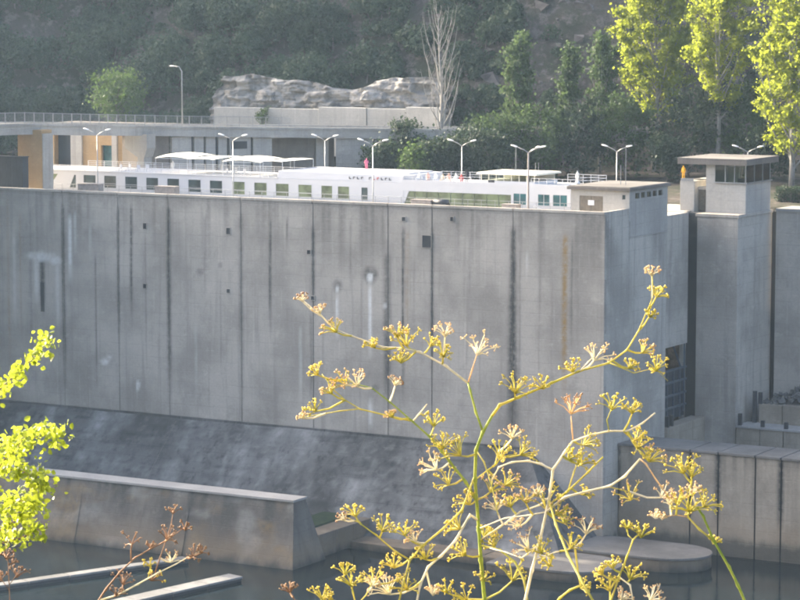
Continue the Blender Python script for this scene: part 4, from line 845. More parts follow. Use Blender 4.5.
# lamp on the bridge
P, za = road_pt(185, 1.2); zt = zfor(P.x, P.y, 66); lb = thing('bridge_lamp', 'tall single-arm lamp post standing on the bridge', 'lamp post', (P.x, P.y, za + 1.0))
MB().tube([(P.x, P.y, za + 1.0), (P.x, P.y, zt - .8), (P.x - .5, P.y, zt - .1), (P.x - 1.7, P.y, zt)], [.12, .08, .06, .05], 8).build('pole', M['galv'], lb, True)
MB().loft([[(P.x - 1.5 + s, P.y + w_ * math.cos(a), zt + w_ * .6 * math.sin(a)) for a in np.linspace(0, 2 * math.pi, 9)[:-1]] for s, w_ in ((-.75, .04), (-.5, .16), (-.1, .16), (.2, .06))]).build('lamp_head', M['lampglass'], lb, True)

# ------------------------------------------------------------------ trees
def tree(name, label, base, height, prof, n_leaf, leaf, mat, seed, trunk_mat='bark', limbs=26, tr=.3, clear=.2, rise=.75, group=None, bare=False, clump=.55, lean=(0, 0)):
    rg = np.random.default_rng(seed); rr = random.Random(seed); base = Vector(base); root = thing(name, label, 'tree', base, group)
    tm = MB(); tp = [base + Vector((lean[0] * s * height + .25 * math.sin(s * 7 + seed), lean[1] * s * height + .2 * math.cos(s * 6 + seed), height * s)) for s in np.linspace(-.01, .97, 10)]
    tm.tube(tp, [max(.04, tr * (1 - s) ** .8) for s in np.linspace(0, .97, 10)], 7); pts = []; wts = []
    for i in range(limbs):
        s = clear + (1 - clear) * (i + rr.random()) / limbs * .95; p0 = tp[0].lerp(tp[-1], s); k = min(8, int(s * 9.2)); p0 = tp[k].lerp(tp[k + 1], s * 9.2 - k) if k < 9 else tp[-1]
        az = i * 2.4 + rr.uniform(-.5, .5); rad = np.interp(s, [a for a, _ in prof], [b_ for _, b_ in prof]) * rr.uniform(.65, 1.15)
        out = Vector((math.cos(az), math.sin(az), 0)); L = rad; upk = rise * rr.uniform(.8, 1.3)
        ctrl = [p0, p0 + out * L * .45 + Vector((0, 0, L * upk * .55)), p0 + out * L * .8 + Vector((0, 0, L * upk * 1.25)), p0 + out * L + Vector((0, 0, L * upk * (2.0 if rise > .5 else 1.1)))]
        r0_ = max(.03, tr * .38 * (1 - s * .7)); tm.tube(ctrl, [r0_, r0_ * .7, r0_ * .45, .015], 5, caps=False)
        for j in range(5):
            u = rr.uniform(.3, 1.0); kk = min(2, int(u * 3)); q = ctrl[kk].lerp(ctrl[kk + 1], u * 3 - kk); dv = Vector((rr.gauss(0, 1), rr.gauss(0, 1), rr.gauss(.5 * rise, .7))).normalized() * L * rr.uniform(.15, .4) 
            if bare: tm.tube([q, q + dv * .6 + Vector((0, 0, L * .15)), q + dv + Vector((0, 0, L * .4))], [.03, .022, .01], 4, caps=False)
            else: tm.tube([q, q + dv], [.03, .01], 4, caps=False)
            pts.append(q + dv); wts.append(max(.15, L)); pts.append(q.lerp(q + dv, .4)); wts.append(max(.1, L * .6))
    tm.build('trunk', M[trunk_mat], root, True)
    if not bare:
        pts = np.array([tuple(p) for p in pts]); w_ = np.array(wts) * rg.uniform(.3, 1.6, len(wts)); c = pts[rg.choice(len(pts), n_leaf, p=w_ / w_.sum())]
        c = c + rg.normal(size=c.shape) * clump * np.array([1, 1, .85]) * rg.choice([.5, 1, 1.5], (n_leaf, 1))
        v, f = leaves(c, rg.uniform(.6, 1.4, n_leaf) * leaf, 1.0, None, rg); mesh_np('crown', v, f, M[mat], root)
    return root
gz = lambda x, y: float(ground_z(np.array([x]), np.array([y]))[0])
def tree_px(px_, Y, ytop, *, name, label, prof, n, leaf, mat, seed, **kw):
    X = XW(px_, Y, 150); z = gz(X, Y) - .1; h = zfor(X, Y, ytop) - z; return tree(name, label, (X, Y, z), h, prof, n, leaf, mat, seed, **kw)
pop = [(.1, 2.5), (.25, 4.8), (.5, 5.2), (.75, 3.6), (1, 1.0)]
tree_px(655, 88, -25, name='poplar_tree', label='tall poplar with sunlit yellow-green top left of the control tower', prof=[(.1, 3), (.25, 5.4), (.5, 6.3), (.75, 5), (1, 1.4)], n=36000, leaf=.40, mat='poplar_gold', seed=11, trunk_mat='palebark', limbs=52, clear=.2, rise=.95, tr=.42, clump=.38, group='tall poplars behind the lock')
tree_px(717, 80, -18, name='poplar_tree', label='slim sunlit poplar rising directly behind the control tower', prof=[(.1, 2), (.3, 4), (.5, 5.0), (.75, 4.2), (1, 1.6)], n=24000, leaf=.38, mat='poplar_gold', seed=12, trunk_mat='palebark', limbs=44, clear=.3, rise=1.1, tr=.38, clump=.36, group='tall poplars behind the lock')
tree_px(791, 73, -70, name='poplar_tree', label='broad bright yellow-green poplar at the right edge', prof=[(.05, 3), (.2, 6), (.4, 6.6), (.7, 5.2), (1, 1.5)], n=40000, leaf=.42, mat='poplar_gold', seed=13, trunk_mat='palebark', limbs=60, clear=.07, rise=.85, tr=.45, clump=.4, group='tall poplars behind the lock')
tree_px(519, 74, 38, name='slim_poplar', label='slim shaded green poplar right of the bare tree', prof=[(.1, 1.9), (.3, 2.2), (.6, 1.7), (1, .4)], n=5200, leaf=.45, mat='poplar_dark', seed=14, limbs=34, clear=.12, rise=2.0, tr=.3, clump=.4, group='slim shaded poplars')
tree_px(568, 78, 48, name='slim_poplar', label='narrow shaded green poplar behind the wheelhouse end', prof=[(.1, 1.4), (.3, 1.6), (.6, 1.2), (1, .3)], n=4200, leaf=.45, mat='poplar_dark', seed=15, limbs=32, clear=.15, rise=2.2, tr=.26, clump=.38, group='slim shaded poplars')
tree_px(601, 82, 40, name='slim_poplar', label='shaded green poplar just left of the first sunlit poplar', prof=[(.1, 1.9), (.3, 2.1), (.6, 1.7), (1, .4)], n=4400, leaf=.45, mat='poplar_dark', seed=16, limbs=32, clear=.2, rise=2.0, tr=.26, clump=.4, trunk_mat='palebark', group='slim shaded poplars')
tree_px(440, 68, 8, name='bare_tree', label='tall bare pale tree standing against the rocky slope', prof=[(.15, 1.6), (.35, 3.4), (.6, 3.0), (1, .6)], n=0, leaf=.4, mat='wood', seed=17, trunk_mat='palebark', limbs=34, clear=.22, rise=1.5, tr=.42, bare=True)
rnd = [(.1, 2.6), (.3, 3.6), (.6, 3.6), (.85, 2.2), (1, .8)]
for i, (px_, Y, yt, sc, lab, mt) in enumerate([
    (403, 66, 123, .8, 'dark round shrub by the retaining wall left of the bare tree', 'wood'), (416, 58, 150, .55, 'small bright green shrub left of the bare tree foot', 'shrub'),
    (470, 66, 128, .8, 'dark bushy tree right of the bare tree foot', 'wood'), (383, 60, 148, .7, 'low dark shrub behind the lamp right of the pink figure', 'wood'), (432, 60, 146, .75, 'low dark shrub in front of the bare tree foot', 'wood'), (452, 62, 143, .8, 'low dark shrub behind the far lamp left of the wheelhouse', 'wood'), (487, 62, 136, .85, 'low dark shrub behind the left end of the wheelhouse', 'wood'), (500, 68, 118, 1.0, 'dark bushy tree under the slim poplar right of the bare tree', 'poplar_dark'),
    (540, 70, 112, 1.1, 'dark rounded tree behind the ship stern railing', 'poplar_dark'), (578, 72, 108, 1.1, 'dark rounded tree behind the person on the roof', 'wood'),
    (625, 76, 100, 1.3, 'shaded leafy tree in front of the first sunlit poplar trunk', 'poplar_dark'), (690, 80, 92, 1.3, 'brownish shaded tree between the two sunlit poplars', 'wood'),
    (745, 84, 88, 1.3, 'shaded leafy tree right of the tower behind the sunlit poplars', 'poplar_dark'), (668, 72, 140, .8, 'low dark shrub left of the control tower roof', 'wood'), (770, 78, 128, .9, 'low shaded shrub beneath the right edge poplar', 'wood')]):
    tree_px(px_, Y, yt, name='bushy_tree' if sc > .6 else 'shrub', label=lab, prof=[(a, b_ * sc) for a, b_ in rnd], n=int(3000 * sc + 500), leaf=.42, mat=mt, seed=30 + i, limbs=22, clear=.08, rise=.5, tr=.16, clump=.6, group='bushes and trees behind the lock')
# bushes on the road edge and the cliff
P, za = road_pt(118, 12); 
tree('bushy_tree', 'lighter green rounded bush above the bridge railing at left', (XW(118, 62, 100), 62, 2.0), 11.5, [(.2, 3.2), (.5, 4.2), (.8, 3.4), (1, 1)], 4200, .42, 'shrub', 51, limbs=24, clear=.3, rise=.5, tr=.2, clump=.6)
tree('shrub', 'small green shrub growing above the road at the cliff foot', (XW(263, 74, 118), 73.9, 5.2), 2.6, [(.1, .8), (.5, 1.1), (1, .4)], 700, .22, 'shrub', 52, limbs=14, clear=.05, rise=.8, tr=.05, clump=.2)

def set_tint(o, t_):
    at_ = o.data.color_attributes.new('tint', 'FLOAT_COLOR', 'POINT'); q = np.repeat(t_, 4); at_.data.foreach_set('color', np.stack([q, q, q, np.ones_like(q)], -1).astype(np.float32).ravel())
# hillside wood and scrub: reads as one mass
def blob_cloud(cx, cy, cz, rx, rz_, n, rg):
    k = rg.integers(9, 15); a = rg.normal(size=(k, 3)); a /= np.linalg.norm(a, axis=1, keepdims=True); a[:, 2] = np.abs(a[:, 2]) * 1.0 - .05
    sub = a * np.array([rx, rx, rz_]) * rg.uniform(.45, .8, (k, 1)); sr = rg.uniform(.32, .55, k) * rx
    j = rg.integers(0, k, n); d = rg.normal(size=(n, 3)); d /= np.linalg.norm(d, axis=1, keepdims=True)
    return np.array([cx, cy, cz + rz_ * .45]) + sub[j] + d * (sr[j] * rg.uniform(.72, 1.08, n))[:, None], d
rg = np.random.default_rng(21); cs = []; sizes = []; nrm = []; tint = []; stems = MB()
def scatter(n, x0_, x1_, d0_, d1_, r0_, r1_, ln, lsize, dens=None):
    for _ in range(n):
        x = rg.uniform(x0_, x1_); y = float(toe(np.array([x]))[0]) + rg.uniform(d0_, d1_)
        if dens and fbm(np.array([x * .08]), np.array([y * .08]), 3)[0] < dens: continue
        r = rg.uniform(r0_, r1_); z = gz(x, y); k = int(ln * (r / r1_) ** 1.5); c, d_ = blob_cloud(x, y, z, r, r * rg.uniform(.8, 1.25), k, rg); cs.append(c); nrm.append(d_); tint.append(np.full(k, rg.random())); sizes.append(np.full(k, lsize) * rg.uniform(.6, 1.4, k))
        stems.tube([(x, y, z - .4), (x + rg.normal() * .3, y, z + r * .5), (x + rg.normal() * .6, y - .2, z + r)], [.18, .12, .04], 5, caps=False)
scatter(120, -190, -96, -1, 30, 3.2, 6.0, 2600, .48)
scatter(20, -118, -96, 4, 28, 3.0, 5, 2600, .48)
scatter(60, -185, -143, 2, 62, 3.0, 5.5, 2400, .48)
scatter(90, -185, -96, -1, 30, 1.2, 2.6, 900, .42)
scatter(80, -100, -62, 9, 32, 1.6, 3.8, 1200, .5)
scatter(60, -108, -60, 5.0, 10, 1.0, 2.4, 700, .4)
scatter(26, -66, -52, -2, 9, 1.4, 2.8, 900, .4)
scatter(16, -63, -53, -7, 1, 1.6, 2.8, 1000, .4)
scatter(12, -122, -104, -4, 6, 2.4, 3.6, 1300, .5)
v, f = leaves(np.concatenate(cs), np.concatenate(sizes), 1.0, None, rg, np.concatenate(nrm)); o = mesh_np('hillside_wood', v, f, M['wood']); set_tint(o, np.concatenate(tint)); tag(o, 'hazy dark green wood covering the slope above the bridge', 'wood'); stuff(o)
o = stems.build('wood_stems', M['bark']); tag(o, 'thin stems inside the hillside wood', 'stems'); stuff(o)
cs = []; sizes = []; nrm = []; tint = []; stems = MB()
scatter(150, -75, 20, 2, 32, .5, 2.0, 420, .36, .42)
v, f = leaves(np.concatenate(cs), np.concatenate(sizes), 1.0, None, rg, np.concatenate(nrm)); o = mesh_np('hillside_scrub', v, f, M['wood']); set_tint(o, np.concatenate(tint)); tag(o, 'scattered low scrub on the brown rocky slope at right', 'scrub'); stuff(o)
# rocks on the slope
q = MB()
for i in range(420):
    x = R.uniform(-82, 20); y = float(toe(np.array([x]))[0]) + R.uniform(1, 32); s = R.choice([.3, .5, .8, 1.3, 2.0]) * R.uniform(.6, 1.2); z = gz(x, y)
    p8 = [Vector((sx_ * s, sy_ * s * .7, sz_ * s * .55)) + Vector((R.uniform(-.35, .35), R.uniform(-.3, .3), R.uniform(-.3, .3))) * s + Vector((x, y, z)) for sx_ in (-.5, .5) for sy_ in (-.5, .5) for sz_ in (-.5, .6)]
    q.add(p8, [(0,1,3,2),(4,6,7,5),(0,4,5,1),(2,3,7,6),(0,2,6,4),(1,5,7,3)])
M['sloperock'] = plain('slope_rock', (.18, .155, .14), .95, .45, .7); o = q.build('slope_rocks', M['sloperock']); tag(o, 'loose brown rocks scattered over the hillside', 'rocks'); stuff(o)
# hedge and low wall beyond the control tower
hx0, hx1 = XW(774, 52, 195), XW(850, 52, 195); c = np.stack([rng.uniform(hx0, hx1, 5200), rng.uniform(52, 54, 5200), rng.uniform(-2, .1, 5200) + .15 * rng.normal(size=5200)], -1)
v, f = leaves(c, .22 * rng.uniform(.6, 1.4, 5200)); hd = thing('hedge', 'dark clipped hedge behind the wall right of the tower', 'hedge', ((hx0 + hx1) / 2, 53, -2)); mesh_np('crown', v, f, M['hedge'], hd); MB().box((hx0 + .3, 52.6, -2), (hx1 - .3, 53.3, -.8)).build('branches', M['bark'], hd)

# ------------------------------------------------------------------ foreground plants
GD = lambda x, y: float(ground_z(np.array([x]), np.array([y]))[0])
class Plant:
    def __init__(s, name, label, cat, rootpx, depth):
        s.depth = depth; p = at(*rootpx, depth); s.base = Vector((p[0], p[1], GD(p[0], p[1]))); s.root = thing(name, label, cat, s.base); s.lines = []
    def pt(s, x, y, dd=0): return Vector(at(x, y, s.depth + dd))
    def stem(s, pts, r0, r1, mat, dd0=0, dd1=0, name='stem', ground=False):
        k = len(pts); P = [s.pt(x, y, dd0 + (dd1 - dd0) * i / max(1, k - 1)) for i, (x, y) in enumerate(pts)]
        if ground: P = [s.base - Vector((0, 0, .03)), s.base.lerp(P[0], .5) + Vector((.012, 0, 0))] + P
        # straight internodes with slightly rounded nodes
        Q = [P[0]]
        for i in range(1, len(P) - 1):
            la = min(.35, .008 / max(1e-6, (P[i] - P[i - 1]).length)); lb = min(.35, .008 / max(1e-6, (P[i + 1] - P[i]).length)); Q += [P[i].lerp(P[i - 1], la), P[i] + Vector((R.uniform(-1, 1), R.uniform(-1, 1), R.uniform(-1, 1))) * r0 * .15, P[i].lerp(P[i + 1], lb)]
        Q.append(P[-1]); n_ = len(Q); rr = [(r0 + (r1 - r0) * i / (n_ - 1)) * (.66 + (.26 if i % 3 == 2 and 0 < i < n_ - 1 else 0)) for i in range(n_)]
        s.lines += Q; return MB().tube(Q, rr, 7).build(name, M[mat], s.root, True)
    def umbel(s, x, y, size, mat, stemmat, dd=None, n=11, stalk=True, tilt=None, seed=0):
        rr = random.Random(int(x * 7 + y * 13) + seed); px_m = s.depth / FPX; sz_ = size * px_m
        c = s.pt(x, y + size * .35, 0)
        near_ = min(s.lines, key=lambda q: (q - c).length) if s.lines else None
        if near_ is not None: c = Vector(at(x, y + size * .35, float((np.array(near_) - EYE) @ fw) + rr.uniform(-.015, .015)))
        m = MB()
        if near_ is not None and stalk and (near_ - c).length > .004:
            mid = near_.lerp(c, .55) + Vector((0, 0, -(near_ - c).length * .08)); m.tube([near_, mid, c], [.0022, .0018, .0015], 5, 0)
        ax = Vector((rr.uniform(-.45, .45), rr.uniform(-.4, .4), 1)).normalized() if tilt is None else Vector(tilt).normalized()
        if near_ is not None: ax = (ax + (c - near_).normalized() * .7 * min(1, (c - near_).length / .02)).normalized()
        a = ax.orthogonal().normalized(); b_ = ax.cross(a)
        for i in range(n):
            ph = i * 2.4 + rr.uniform(-.4, .4); el = math.sqrt((i + .5) / n) * rr.uniform(.85, 1.1) * 1.15; L = sz_ * rr.uniform(.45, .72)
            d = ax * math.cos(el) + (a * math.cos(ph) + b_ * math.sin(ph)) * math.sin(el); e = c + d * L; e2 = c + (d * .55 + ax * .1) * L
            m.tube([c, e2, e], [.0012, .0010, .0009], 4, 0, False)
            for j in range(rr.randint(3, 6)):
                g = (d * .8 + Vector((rr.gauss(0, 1), rr.gauss(0, 1), rr.gauss(.2, 1))) * .65).normalized(); w_ = e + g * sz_ * rr.uniform(.06, .17); m.tube([e, w_], .0008, 3, 0, False)
                r_ = px_m * rr.uniform(.55, 1.15); q = [w_ + Vector(o_) * r_ for o_ in ((1, .2, 0), (-1, -.1, .1), (0, 1, .2), (.1, -1, 0), (0, 0, 1.1), (0, .1, -1))]
                m.add(q, [(0,2,4),(2,1,4),(1,3,4),(3,0,4),(2,0,5),(1,2,5),(3,1,5),(0,3,5)], 1)
        return m.build('flower_head', [M[stemmat], M[mat]], s.root)
Y_, K_, B_ = 'fyellow', 'fpink', 'fbrown'
F1 = Plant('fennel_plant', 'tall branching yellow fennel plant in front of the lock wall', 'plant', (487, 640), 5.0)
F1.stem([(485, 604), (481, 560), (479, 530), (475, 480), (476, 450), (483, 432), (492, 416)], .0062, .0042, 'fgreen', ground=True)
F1.stem([(492, 416), (500, 405), (519, 397), (552, 383), (579, 371), (609, 363), (627, 350), (639, 330), (648, 309), (654, 294), (652, 276)], .0042, .0012, 'fstem', 0, -.12, 'branch')
F1.stem([(483, 432), (476, 412), (470, 390), (468, 383)], .0034, .003, 'fgreen', 0, .03, 'branch')
F1.stem([(468, 383), (446, 366), (420, 352), (400, 348), (383, 347), (352, 336), (335, 329), (318, 313), (303, 300)], .0034, .001, 'fpale', .03, .14, 'branch')
F1.stem([(468, 383), (472, 370), (477, 354)], .0022, .0014, 'fpink', .03, .03, 'branch')
F1.stem([(476, 500), (466, 482), (450, 462), (430, 437), (412, 421), (390, 402), (372, 388), (356, 384), (347, 380)], .0042, .0012, 'fgreen', 0, .08, 'branch')
F1.stem([(412, 421), (385, 415), (360, 409), (345, 400), (335, 391), (322, 374)], .0028, .001, 'fstem', .05, .1, 'branch')
F1.stem([(358, 409), (340, 411), (322, 414), (304, 417)], .0018, .001, 'fstem', .08, .12, 'branch')
F1.stem([(413, 421), (420, 413), (427, 404)], .0022, .0016, 'fpale', .05, .03, 'branch')
F1.stem([(478, 520), (470, 515), (455, 541), (441, 556), (428, 567), (420, 585), (416, 606)], .0036, .003, 'fpale', 0, -.1, 'branch')
F1.stem([(474, 478), (462, 510), (444, 528), (422, 546), (410, 560), (404, 580), (398, 606)], .003, .0028, 'fstem', 0, -.12, 'branch')
F1.stem([(410, 560), (396, 552), (376, 535), (358, 522), (345, 517)], .0026, .0012, 'fstem', -.08, -.1, 'branch')
F1.stem([(476, 450), (484, 462), (490, 480), (495, 500), (498, 515)], .0022, .0014, 'fstem', 0, -.08, 'branch')
F1.stem([(480, 540), (500, 527), (520, 512), (540, 505), (548, 498)], .0026, .002, 'fpale', 0, -.05, 'branch')
F1.stem([(480, 545), (500, 550), (515, 562), (524, 580), (528, 604)], .003, .003, 'fstem', 0, -.1, 'branch')
F1.stem([(475, 480), (488, 470), (495, 465), (498, 452), (500, 447)], .002, .0014, 'fstem', 0, .05, 'branch')
F1.stem([(580, 371), (588, 362), (594, 356)], .0016, .0012, 'fpale', -.06, -.06, 'branch')
F1.stem([(610, 363), (622, 368), (634, 373), (655, 368), (668, 381)], .0018, .0007, 'fstem', -.08, -.1, 'branch')
for x, y, s_, m_, st_ in [(303, 297, 14, B_, 'fpale'), (320, 309, 14, K_, 'fpale'), (337, 324, 24, K_, 'fstem'), (375, 342, 17, Y_, 'fstem'), (407, 336, 30, Y_, 'fstem'), (397, 330, 20, K_, 'fstem'), (430, 340, 18, Y_, 'fstem'), (443, 350, 20, Y_, 'fstem'), (445, 329, 22, K_, 'fpale'), (401, 356, 20, Y_, 'fstem'), (477, 344, 32, K_, 'fpale'),
    (515, 383, 30, Y_, 'fstem'), (543, 382, 20, Y_, 'fstem'), (594, 351, 28, K_, 'fpale'), (573, 366, 18, Y_, 'fstem'), (642, 346, 20, K_, 'fstem'), (656, 291, 18, Y_, 'fstem'), (652, 271, 14, K_, 'fpale'), (629, 363, 16, Y_, 'fstem'), (656, 364, 20, Y_, 'fstem'), (649, 313, 12, Y_, 'fstem'),
    (347, 377, 24, K_, 'fstem'), (358, 379, 22, K_, 'fpale'), (332, 387, 20, K_, 'fstem'), (318, 369, 18, Y_, 'fstem'), (316, 405, 18, Y_, 'fstem'), (303, 415, 10, K_, 'fpale'), (434, 419, 22, Y_, 'fstem'), (395, 381, 14, B_, 'fpale'), (393, 413, 13, K_, 'fstem'),
    (443, 440, 26, Y_, 'fstem'), (461, 444, 34, Y_, 'fstem'), (437, 460, 28, K_, 'fpale'), (449, 476, 26, Y_, 'fstem'), (499, 450, 28, Y_, 'fstem'), (520, 446, 26, Y_, 'fstem'), (512, 432, 20, K_, 'fpale'), (505, 477, 24, K_, 'fstem'), (460, 521, 24, Y_, 'fstem'), (466, 547, 24, Y_, 'fstem'), (512, 570, 32, Y_, 'fstem'), (490, 484, 24, K_, 'fstem'), (484, 530, 20, Y_, 'fstem'), (497, 503, 22, K_, 'fpale'), (511, 501, 18, Y_, 'fstem'), (495, 540, 20, Y_, 'fstem'), (470, 497, 22, Y_, 'fstem'),
    (356, 510, 20, Y_, 'fstem'), (344, 516, 12, B_, 'fpale'), (382, 524, 22, Y_, 'fstem'), (405, 528, 22, Y_, 'fstem'), (416, 536, 16, K_, 'fpale'), (426, 552, 22, Y_, 'fstem'), (394, 561, 20, Y_, 'fstem'), (375, 576, 24, Y_, 'fstem'), (390, 584, 30, K_, 'fpale'), (407, 581, 26, Y_, 'fstem'), (447, 586, 20, Y_, 'fstem'), (467, 593, 22, Y_, 'fstem'), (433, 590, 16, K_, 'fpale'), (483, 575, 18, Y_, 'fstem')]: F1.umbel(x, y, s_, m_, st_)
F2 = Plant('fennel_plant', 'paler fennel stalk right of the tallest one with dry cut branches', 'plant', (520, 640), 4.8)
F2.stem([(524, 606), (532, 570), (540, 540), (549, 500), (553, 470), (565, 452), (573, 441)], .0050, .003, 'fpale', ground=True)
F2.stem([(573, 441), (572, 428), (571, 416)], .0018, .0012, 'fpink', 0, 0, 'branch')
F2.stem([(573, 441), (591, 435), (609, 431), (628, 431), (643, 423), (655, 413)], .0026, .0022, 'fpale', 0, -.08, 'branch')
F2.stem([(609, 431), (607, 420), (611, 410)], .0018, .0012, 'fstem', -.04, -.04, 'branch')
F2.stem([(553, 470), (541, 464), (528, 461), (512, 462), (499, 467), (492, 480)], .003, .0018, 'fpale', 0, .05, 'branch')
F2.stem([(546, 512), (565, 497), (588, 491), (610, 486), (625, 476), (640, 459)], .0036, .0028, 'fpale', 0, -.1, 'branch')
F2.stem([(548, 505), (568, 491), (588, 472), (603, 457)], .0028, .0024, 'fstem', 0, .06, 'branch')
F2.stem([(568, 491), (574, 472), (580, 455), (582, 440)], .002, .0014, 'fstem', .03, .05, 'branch')
F2.stem([(640, 459), (646, 464), (657, 481), (668, 496)], .0022, .0014, 'fpink', -.1, -.12, 'branch')
F2.stem([(610, 487), (622, 490), (630, 492)], .0016, .0012, 'fstem', -.06, -.06, 'branch')
F2.stem([(549, 500), (556, 525), (568, 555), (580, 578), (596, 606)], .0032, .0034, 'fstem', 0, -.2, 'branch')
F2.stem([(582, 585), (570, 590), (560, 598), (550, 610)], .003, .003, 'fstem', -.15, -.1, 'branch')
F2.stem([(546, 512), (530, 515), (505, 518), (480, 528)], .002, .0014, 'fpale', 0, .1, 'branch')
F2.stem([(539, 545), (522, 558), (505, 552), (490, 548)], .002, .0014, 'fpale', 0, .1, 'branch')
F2.stem([(535, 560), (556, 552), (575, 548)], .002, .0014, 'fpale', 0, .03, 'branch')
for x, y, s_, m_, st_ in [(571, 403, 32, B_, 'fpink'), (583, 436, 26, Y_, 'fstem'), (612, 401, 26, Y_, 'fstem'), (632, 407, 20, Y_, 'fstem'), (636, 434, 18, Y_, 'fstem'), (568, 453, 20, Y_, 'fstem'), (579, 457, 22, Y_, 'fstem'), (637, 440, 24, Y_, 'fstem'), (649, 452, 28, K_, 'fstem'), (661, 490, 22, K_, 'fpale'), (631, 491, 26, K_, 'fstem'), (546, 497, 36, Y_, 'fstem'), (556, 506, 26, K_, 'fstem'), (529, 540, 28, B_, 'fpale'), (541, 545, 24, Y_, 'fstem'), (583, 490, 14, Y_, 'fstem'), (586, 526, 24, B_, 'fpale'), (570, 541, 22, Y_, 'fstem'), (538, 490, 18, B_, 'fpale'), (526, 497, 18, K_, 'fstem'), (564, 517, 18, K_, 'fstem'), (550, 560, 18, Y_, 'fstem'), (581, 583, 16, Y_, 'fstem'), (520, 520, 18, K_, 'fpale')]: F2.umbel(x, y, s_, m_, st_)
F3 = Plant('fennel_plant', 'leaning fennel stalk at lower right with one big flower cluster', 'plant', (760, 640), 4.6)
F3.stem([(747, 606), (738, 585), (729, 567), (714, 541), (703, 516), (697, 507)], .0042, .003, 'fgreen', ground=True)
F3.stem([(714, 541), (699, 529), (688, 517), (687, 505), (691, 487), (691, 472)], .0028, .0014, 'fstem', 0, .05, 'branch')
F3.stem([(688, 517), (676, 515), (662, 517), (655, 514)], .0014, .001, 'fpink', .02, .03, 'branch')
for x, y, s_, m_, st_ in [(684, 463, 30, Y_, 'fstem'), (692, 470, 22, Y_, 'fstem'), (690, 500, 34, Y_, 'fstem'), (703, 498, 26, Y_, 'fstem'), (677, 497, 22, K_, 'fstem'), (655, 514, 12, K_, 'fpale'), (662, 516, 10, K_, 'fpale'), (713, 539, 14, Y_, 'fstem'), (693, 489, 18, K_, 'fpale'), (670, 500, 14, B_, 'fpale')]: F3.umbel(x, y, s_, m_, st_)
F4 = Plant('fennel_plant', 'short fennel stalk at the bottom edge below the guide wall', 'plant', (606, 640), 4.5)
F4.stem([(609, 606), (619, 577), (627, 557), (633, 540), (640, 533)], .0034, .0016, 'fstem', ground=True); F4.stem([(633, 540), (628, 535), (627, 526)], .0016, .001, 'fstem', 0, .02, 'branch'); F4.stem([(619, 577), (630, 585), (634, 606)], .002, .002, 'fpale', 0, -.03, 'branch')
for x, y, s_, m_, st_ in [(641, 530, 22, Y_, 'fstem'), (627, 525, 12, Y_, 'fstem'), (630, 571, 26, Y_, 'fstem'), (610, 583, 24, Y_, 'fstem'), (650, 592, 26, K_, 'fpale'), (621, 594, 18, K_, 'fpale'), (613, 563, 16, Y_, 'fstem'), (603, 570, 14, Y_, 'fstem')]: F4.umbel(x, y, s_, m_, st_)
F5 = Plant('fennel_plant', 'small fennel tops at the bottom edge left of the tall fennel', 'plant', (350, 640), 4.6)
F5.stem([(356, 606), (353, 592), (350, 580), (346, 572)], .0026, .0014, 'fstem', ground=True); F5.stem([(355, 604), (335, 601), (322, 596)], .0016, .0012, 'fstem', 0, .02, 'branch'); F5.stem([(356, 606), (366, 595), (372, 583)], .0016, .0012, 'fstem', 0, .02, 'branch'); F5.stem([(340, 606), (312, 604), (295, 600), (290, 592)], .0016, .001, 'fred', 0, .02, 'branch')
for x, y, s_, m_, st_ in [(345, 568, 20, Y_, 'fstem'), (352, 579, 22, Y_, 'fstem'), (322, 592, 22, Y_, 'fstem'), (290, 587, 16, B_, 'fred'), (330, 598, 14, Y_, 'fstem'), (372, 582, 14, K_, 'fpale')]: F5.umbel(x, y, s_, m_, st_)
F6 = Plant('dry_weed', 'dry reddish umbel weed in front of the low wall at bottom left', 'plant', (88, 650), 5.2)
F6.stem([(95, 606), (106, 589), (120, 572), (135, 558), (152, 548), (162, 543), (172, 536), (184, 528)], .0034, .0012, 'fred', ground=True)
F6.stem([(100, 600), (118, 595), (138, 584), (158, 573), (176, 564), (190, 556), (200, 551)], .0028, .001, 'fpale', 0, -.05, 'branch'); F6.stem([(131, 562), (131, 550), (132, 542)], .002, .0014, 'fred', 0, 0, 'branch'); F6.stem([(155, 573), (160, 558), (166, 540), (171, 525), (173, 513)], .002, .001, 'fred', 0, .02, 'branch'); F6.stem([(148, 578), (150, 570), (152, 563)], .0014, .001, 'fstem', 0, 0, 'branch')
for x, y, s_, m_, st_ in [(132, 538, 20, B_, 'fred'), (167, 533, 20, B_, 'fred'), (173, 509, 14, B_, 'fred'), (185, 525, 15, B_, 'fred'), (192, 551, 18, B_, 'fred'), (201, 549, 12, B_, 'fred'), (171, 556, 18, B_, 'fpale'), (123, 577, 22, B_, 'fred'), (150, 562, 12, Y_, 'fstem'), (152, 575, 16, Y_, 'fred'), (116, 590, 16, B_, 'fred'), (150, 545, 10, B_, 'fred')]: F6.umbel(x, y, s_, m_, st_, n=7)
F7 = Plant('dry_weed', 'thin reddish dry weed at the bottom left corner', 'plant', (8, 650), 5.3)
F7.stem([(10, 606), (9, 580), (8, 560), (6, 545)], .002, .001, 'fred', ground=True); F7.stem([(9, 585), (16, 576), (19, 570)], .0012, .0008, 'fred', 0, 0, 'branch'); F7.stem([(9, 590), (2, 580), (-1, 570)], .0012, .0008, 'fred', 0, 0, 'branch')
for x, y, s_, m_, st_ in [(6, 554, 14, B_, 'fred'), (17, 571, 18, B_, 'fred'), (1, 575, 16, B_, 'fred'), (12, 560, 10, B_, 'fred')]: F7.umbel(x, y, s_, m_, st_, n=7)
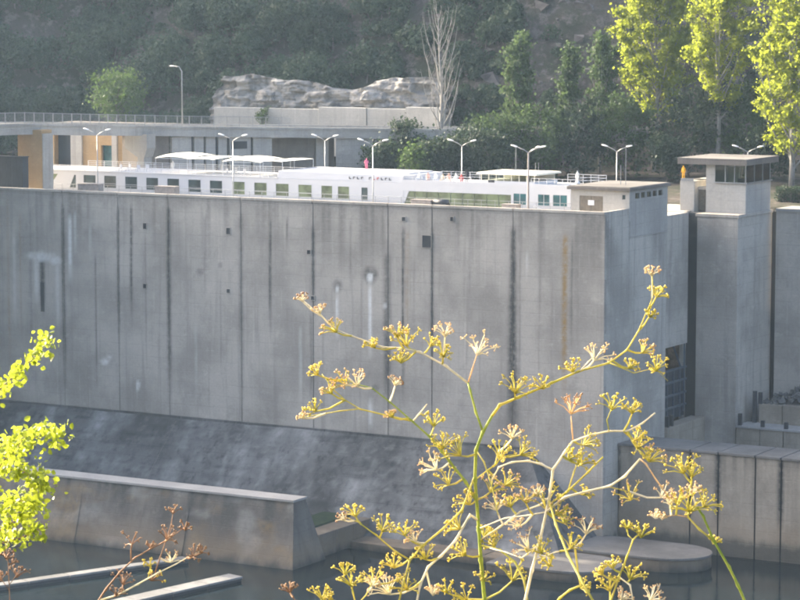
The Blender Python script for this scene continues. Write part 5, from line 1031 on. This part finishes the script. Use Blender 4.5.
# leafy sprays at the left edge
SH = Plant('leafy_shrub', 'backlit yellow-green leafy sprays at the left edge', 'plant', (-30, 680), 5.6)
SH.stem([(-28, 640), (-30, 560), (-32, 480), (-30, 420), (-26, 380)], .008, .004, 'fred', ground=True)
rg = np.random.default_rng(77)
sprays = [([(-30, 425), (-8, 396), (14, 376), (33, 358), (50, 338)], 11, 70, 0), ([(-30, 470), (0, 447), (22, 440), (42, 436), (62, 434)], 13, 85, .1), ([(-30, 480), (0, 470), (20, 470), (36, 478), (44, 486)], 15, 80, .05), ([(-30, 530), (-6, 508), (14, 502), (28, 500), (36, 506)], 15, 85, .15), ([(-26, 566), (-4, 545), (14, 540), (30, 534), (40, 528)], 11, 60, .1), ([(-30, 500), (-10, 480), (6, 458), (18, 448), (26, 432)], 12, 60, -.05), ([(-30, 560), (0, 530), (16, 520), (26, 515)], 10, 45, .2)]
for pts, wid, nl, dd in sprays:
    nl = int(nl * 3.6)
    st = SH.stem(pts, .003, .001, 'fred', dd, dd, 'twig'); PP = np.array([[*p] for p in pts], float); tt = rg.uniform(.12, 1.03, nl) * (len(pts) - 1)
    xs = np.interp(tt, range(len(pts)), PP[:, 0]) + rg.normal(size=nl) * wid * .5; ys = np.interp(tt, range(len(pts)), PP[:, 1]) + rg.normal(size=nl) * wid * .5
    cen = np.array([at(x, y, 5.6 + dd + rg.normal() * .03) for x, y in zip(xs, ys)]); S_ = 5.6 / FPX * rg.uniform(3.6, 8, nl)
    # each leaf: a six-sided folded blade
    vv = []; ff = []
    for c, s_ in zip(cen, S_):
        a = rg.normal(size=3); a[2] -= .5; a /= np.linalg.norm(a); b_ = rg.normal(size=3); b_ -= a * (a @ b_); b_ /= np.linalg.norm(b_); n_ = np.cross(a, b_); o_ = len(vv)
        for u, w_ in ((-.5, 0), (-.2, .40), (.2, .36), (.55, 0), (.2, -.36), (-.2, -.40)): vv.append(c + (a * u + b_ * w_ + n_ * abs(w_) * .35) * s_)
        ff += [(o_, o_ + 1, o_ + 2, o_ + 3), (o_, o_ + 3, o_ + 4, o_ + 5)]
    lv = mesh_np('leaves', np.array(vv), np.array(ff), M['sprig'], SH.root); ca = lv.data.color_attributes.new('tint', 'FLOAT_COLOR', 'POINT'); tq = np.repeat(rg.random(nl) ** 2 * .8, 6); ca.data.foreach_set('color', np.stack([tq, tq, tq, tq * 0 + 1], -1).astype(np.float32).ravel()); stuff(lv)
# ------------------------------------------------------------------ haze
t = bpy.data.materials.new('valley_haze'); t.use_nodes = True; t.node_tree.nodes.clear(); ou = t.node_tree.nodes.new('ShaderNodeOutputMaterial'); pv = t.node_tree.nodes.new('ShaderNodeVolumePrincipled')
pv.inputs['Color'].default_value = (.55, .76, 1.0, 1); pv.inputs['Density'].default_value = HAZE_DENSITY; pv.inputs['Anisotropy'].default_value = .45; t.node_tree.links.new(pv.outputs[0], ou.inputs[1])
hz = MB().box((-740, -470, -52), (560, 540, 205)).build('haze', t); stuff(hz); tag(hz, 'thin pale blue valley haze over the whole scene', 'haze')
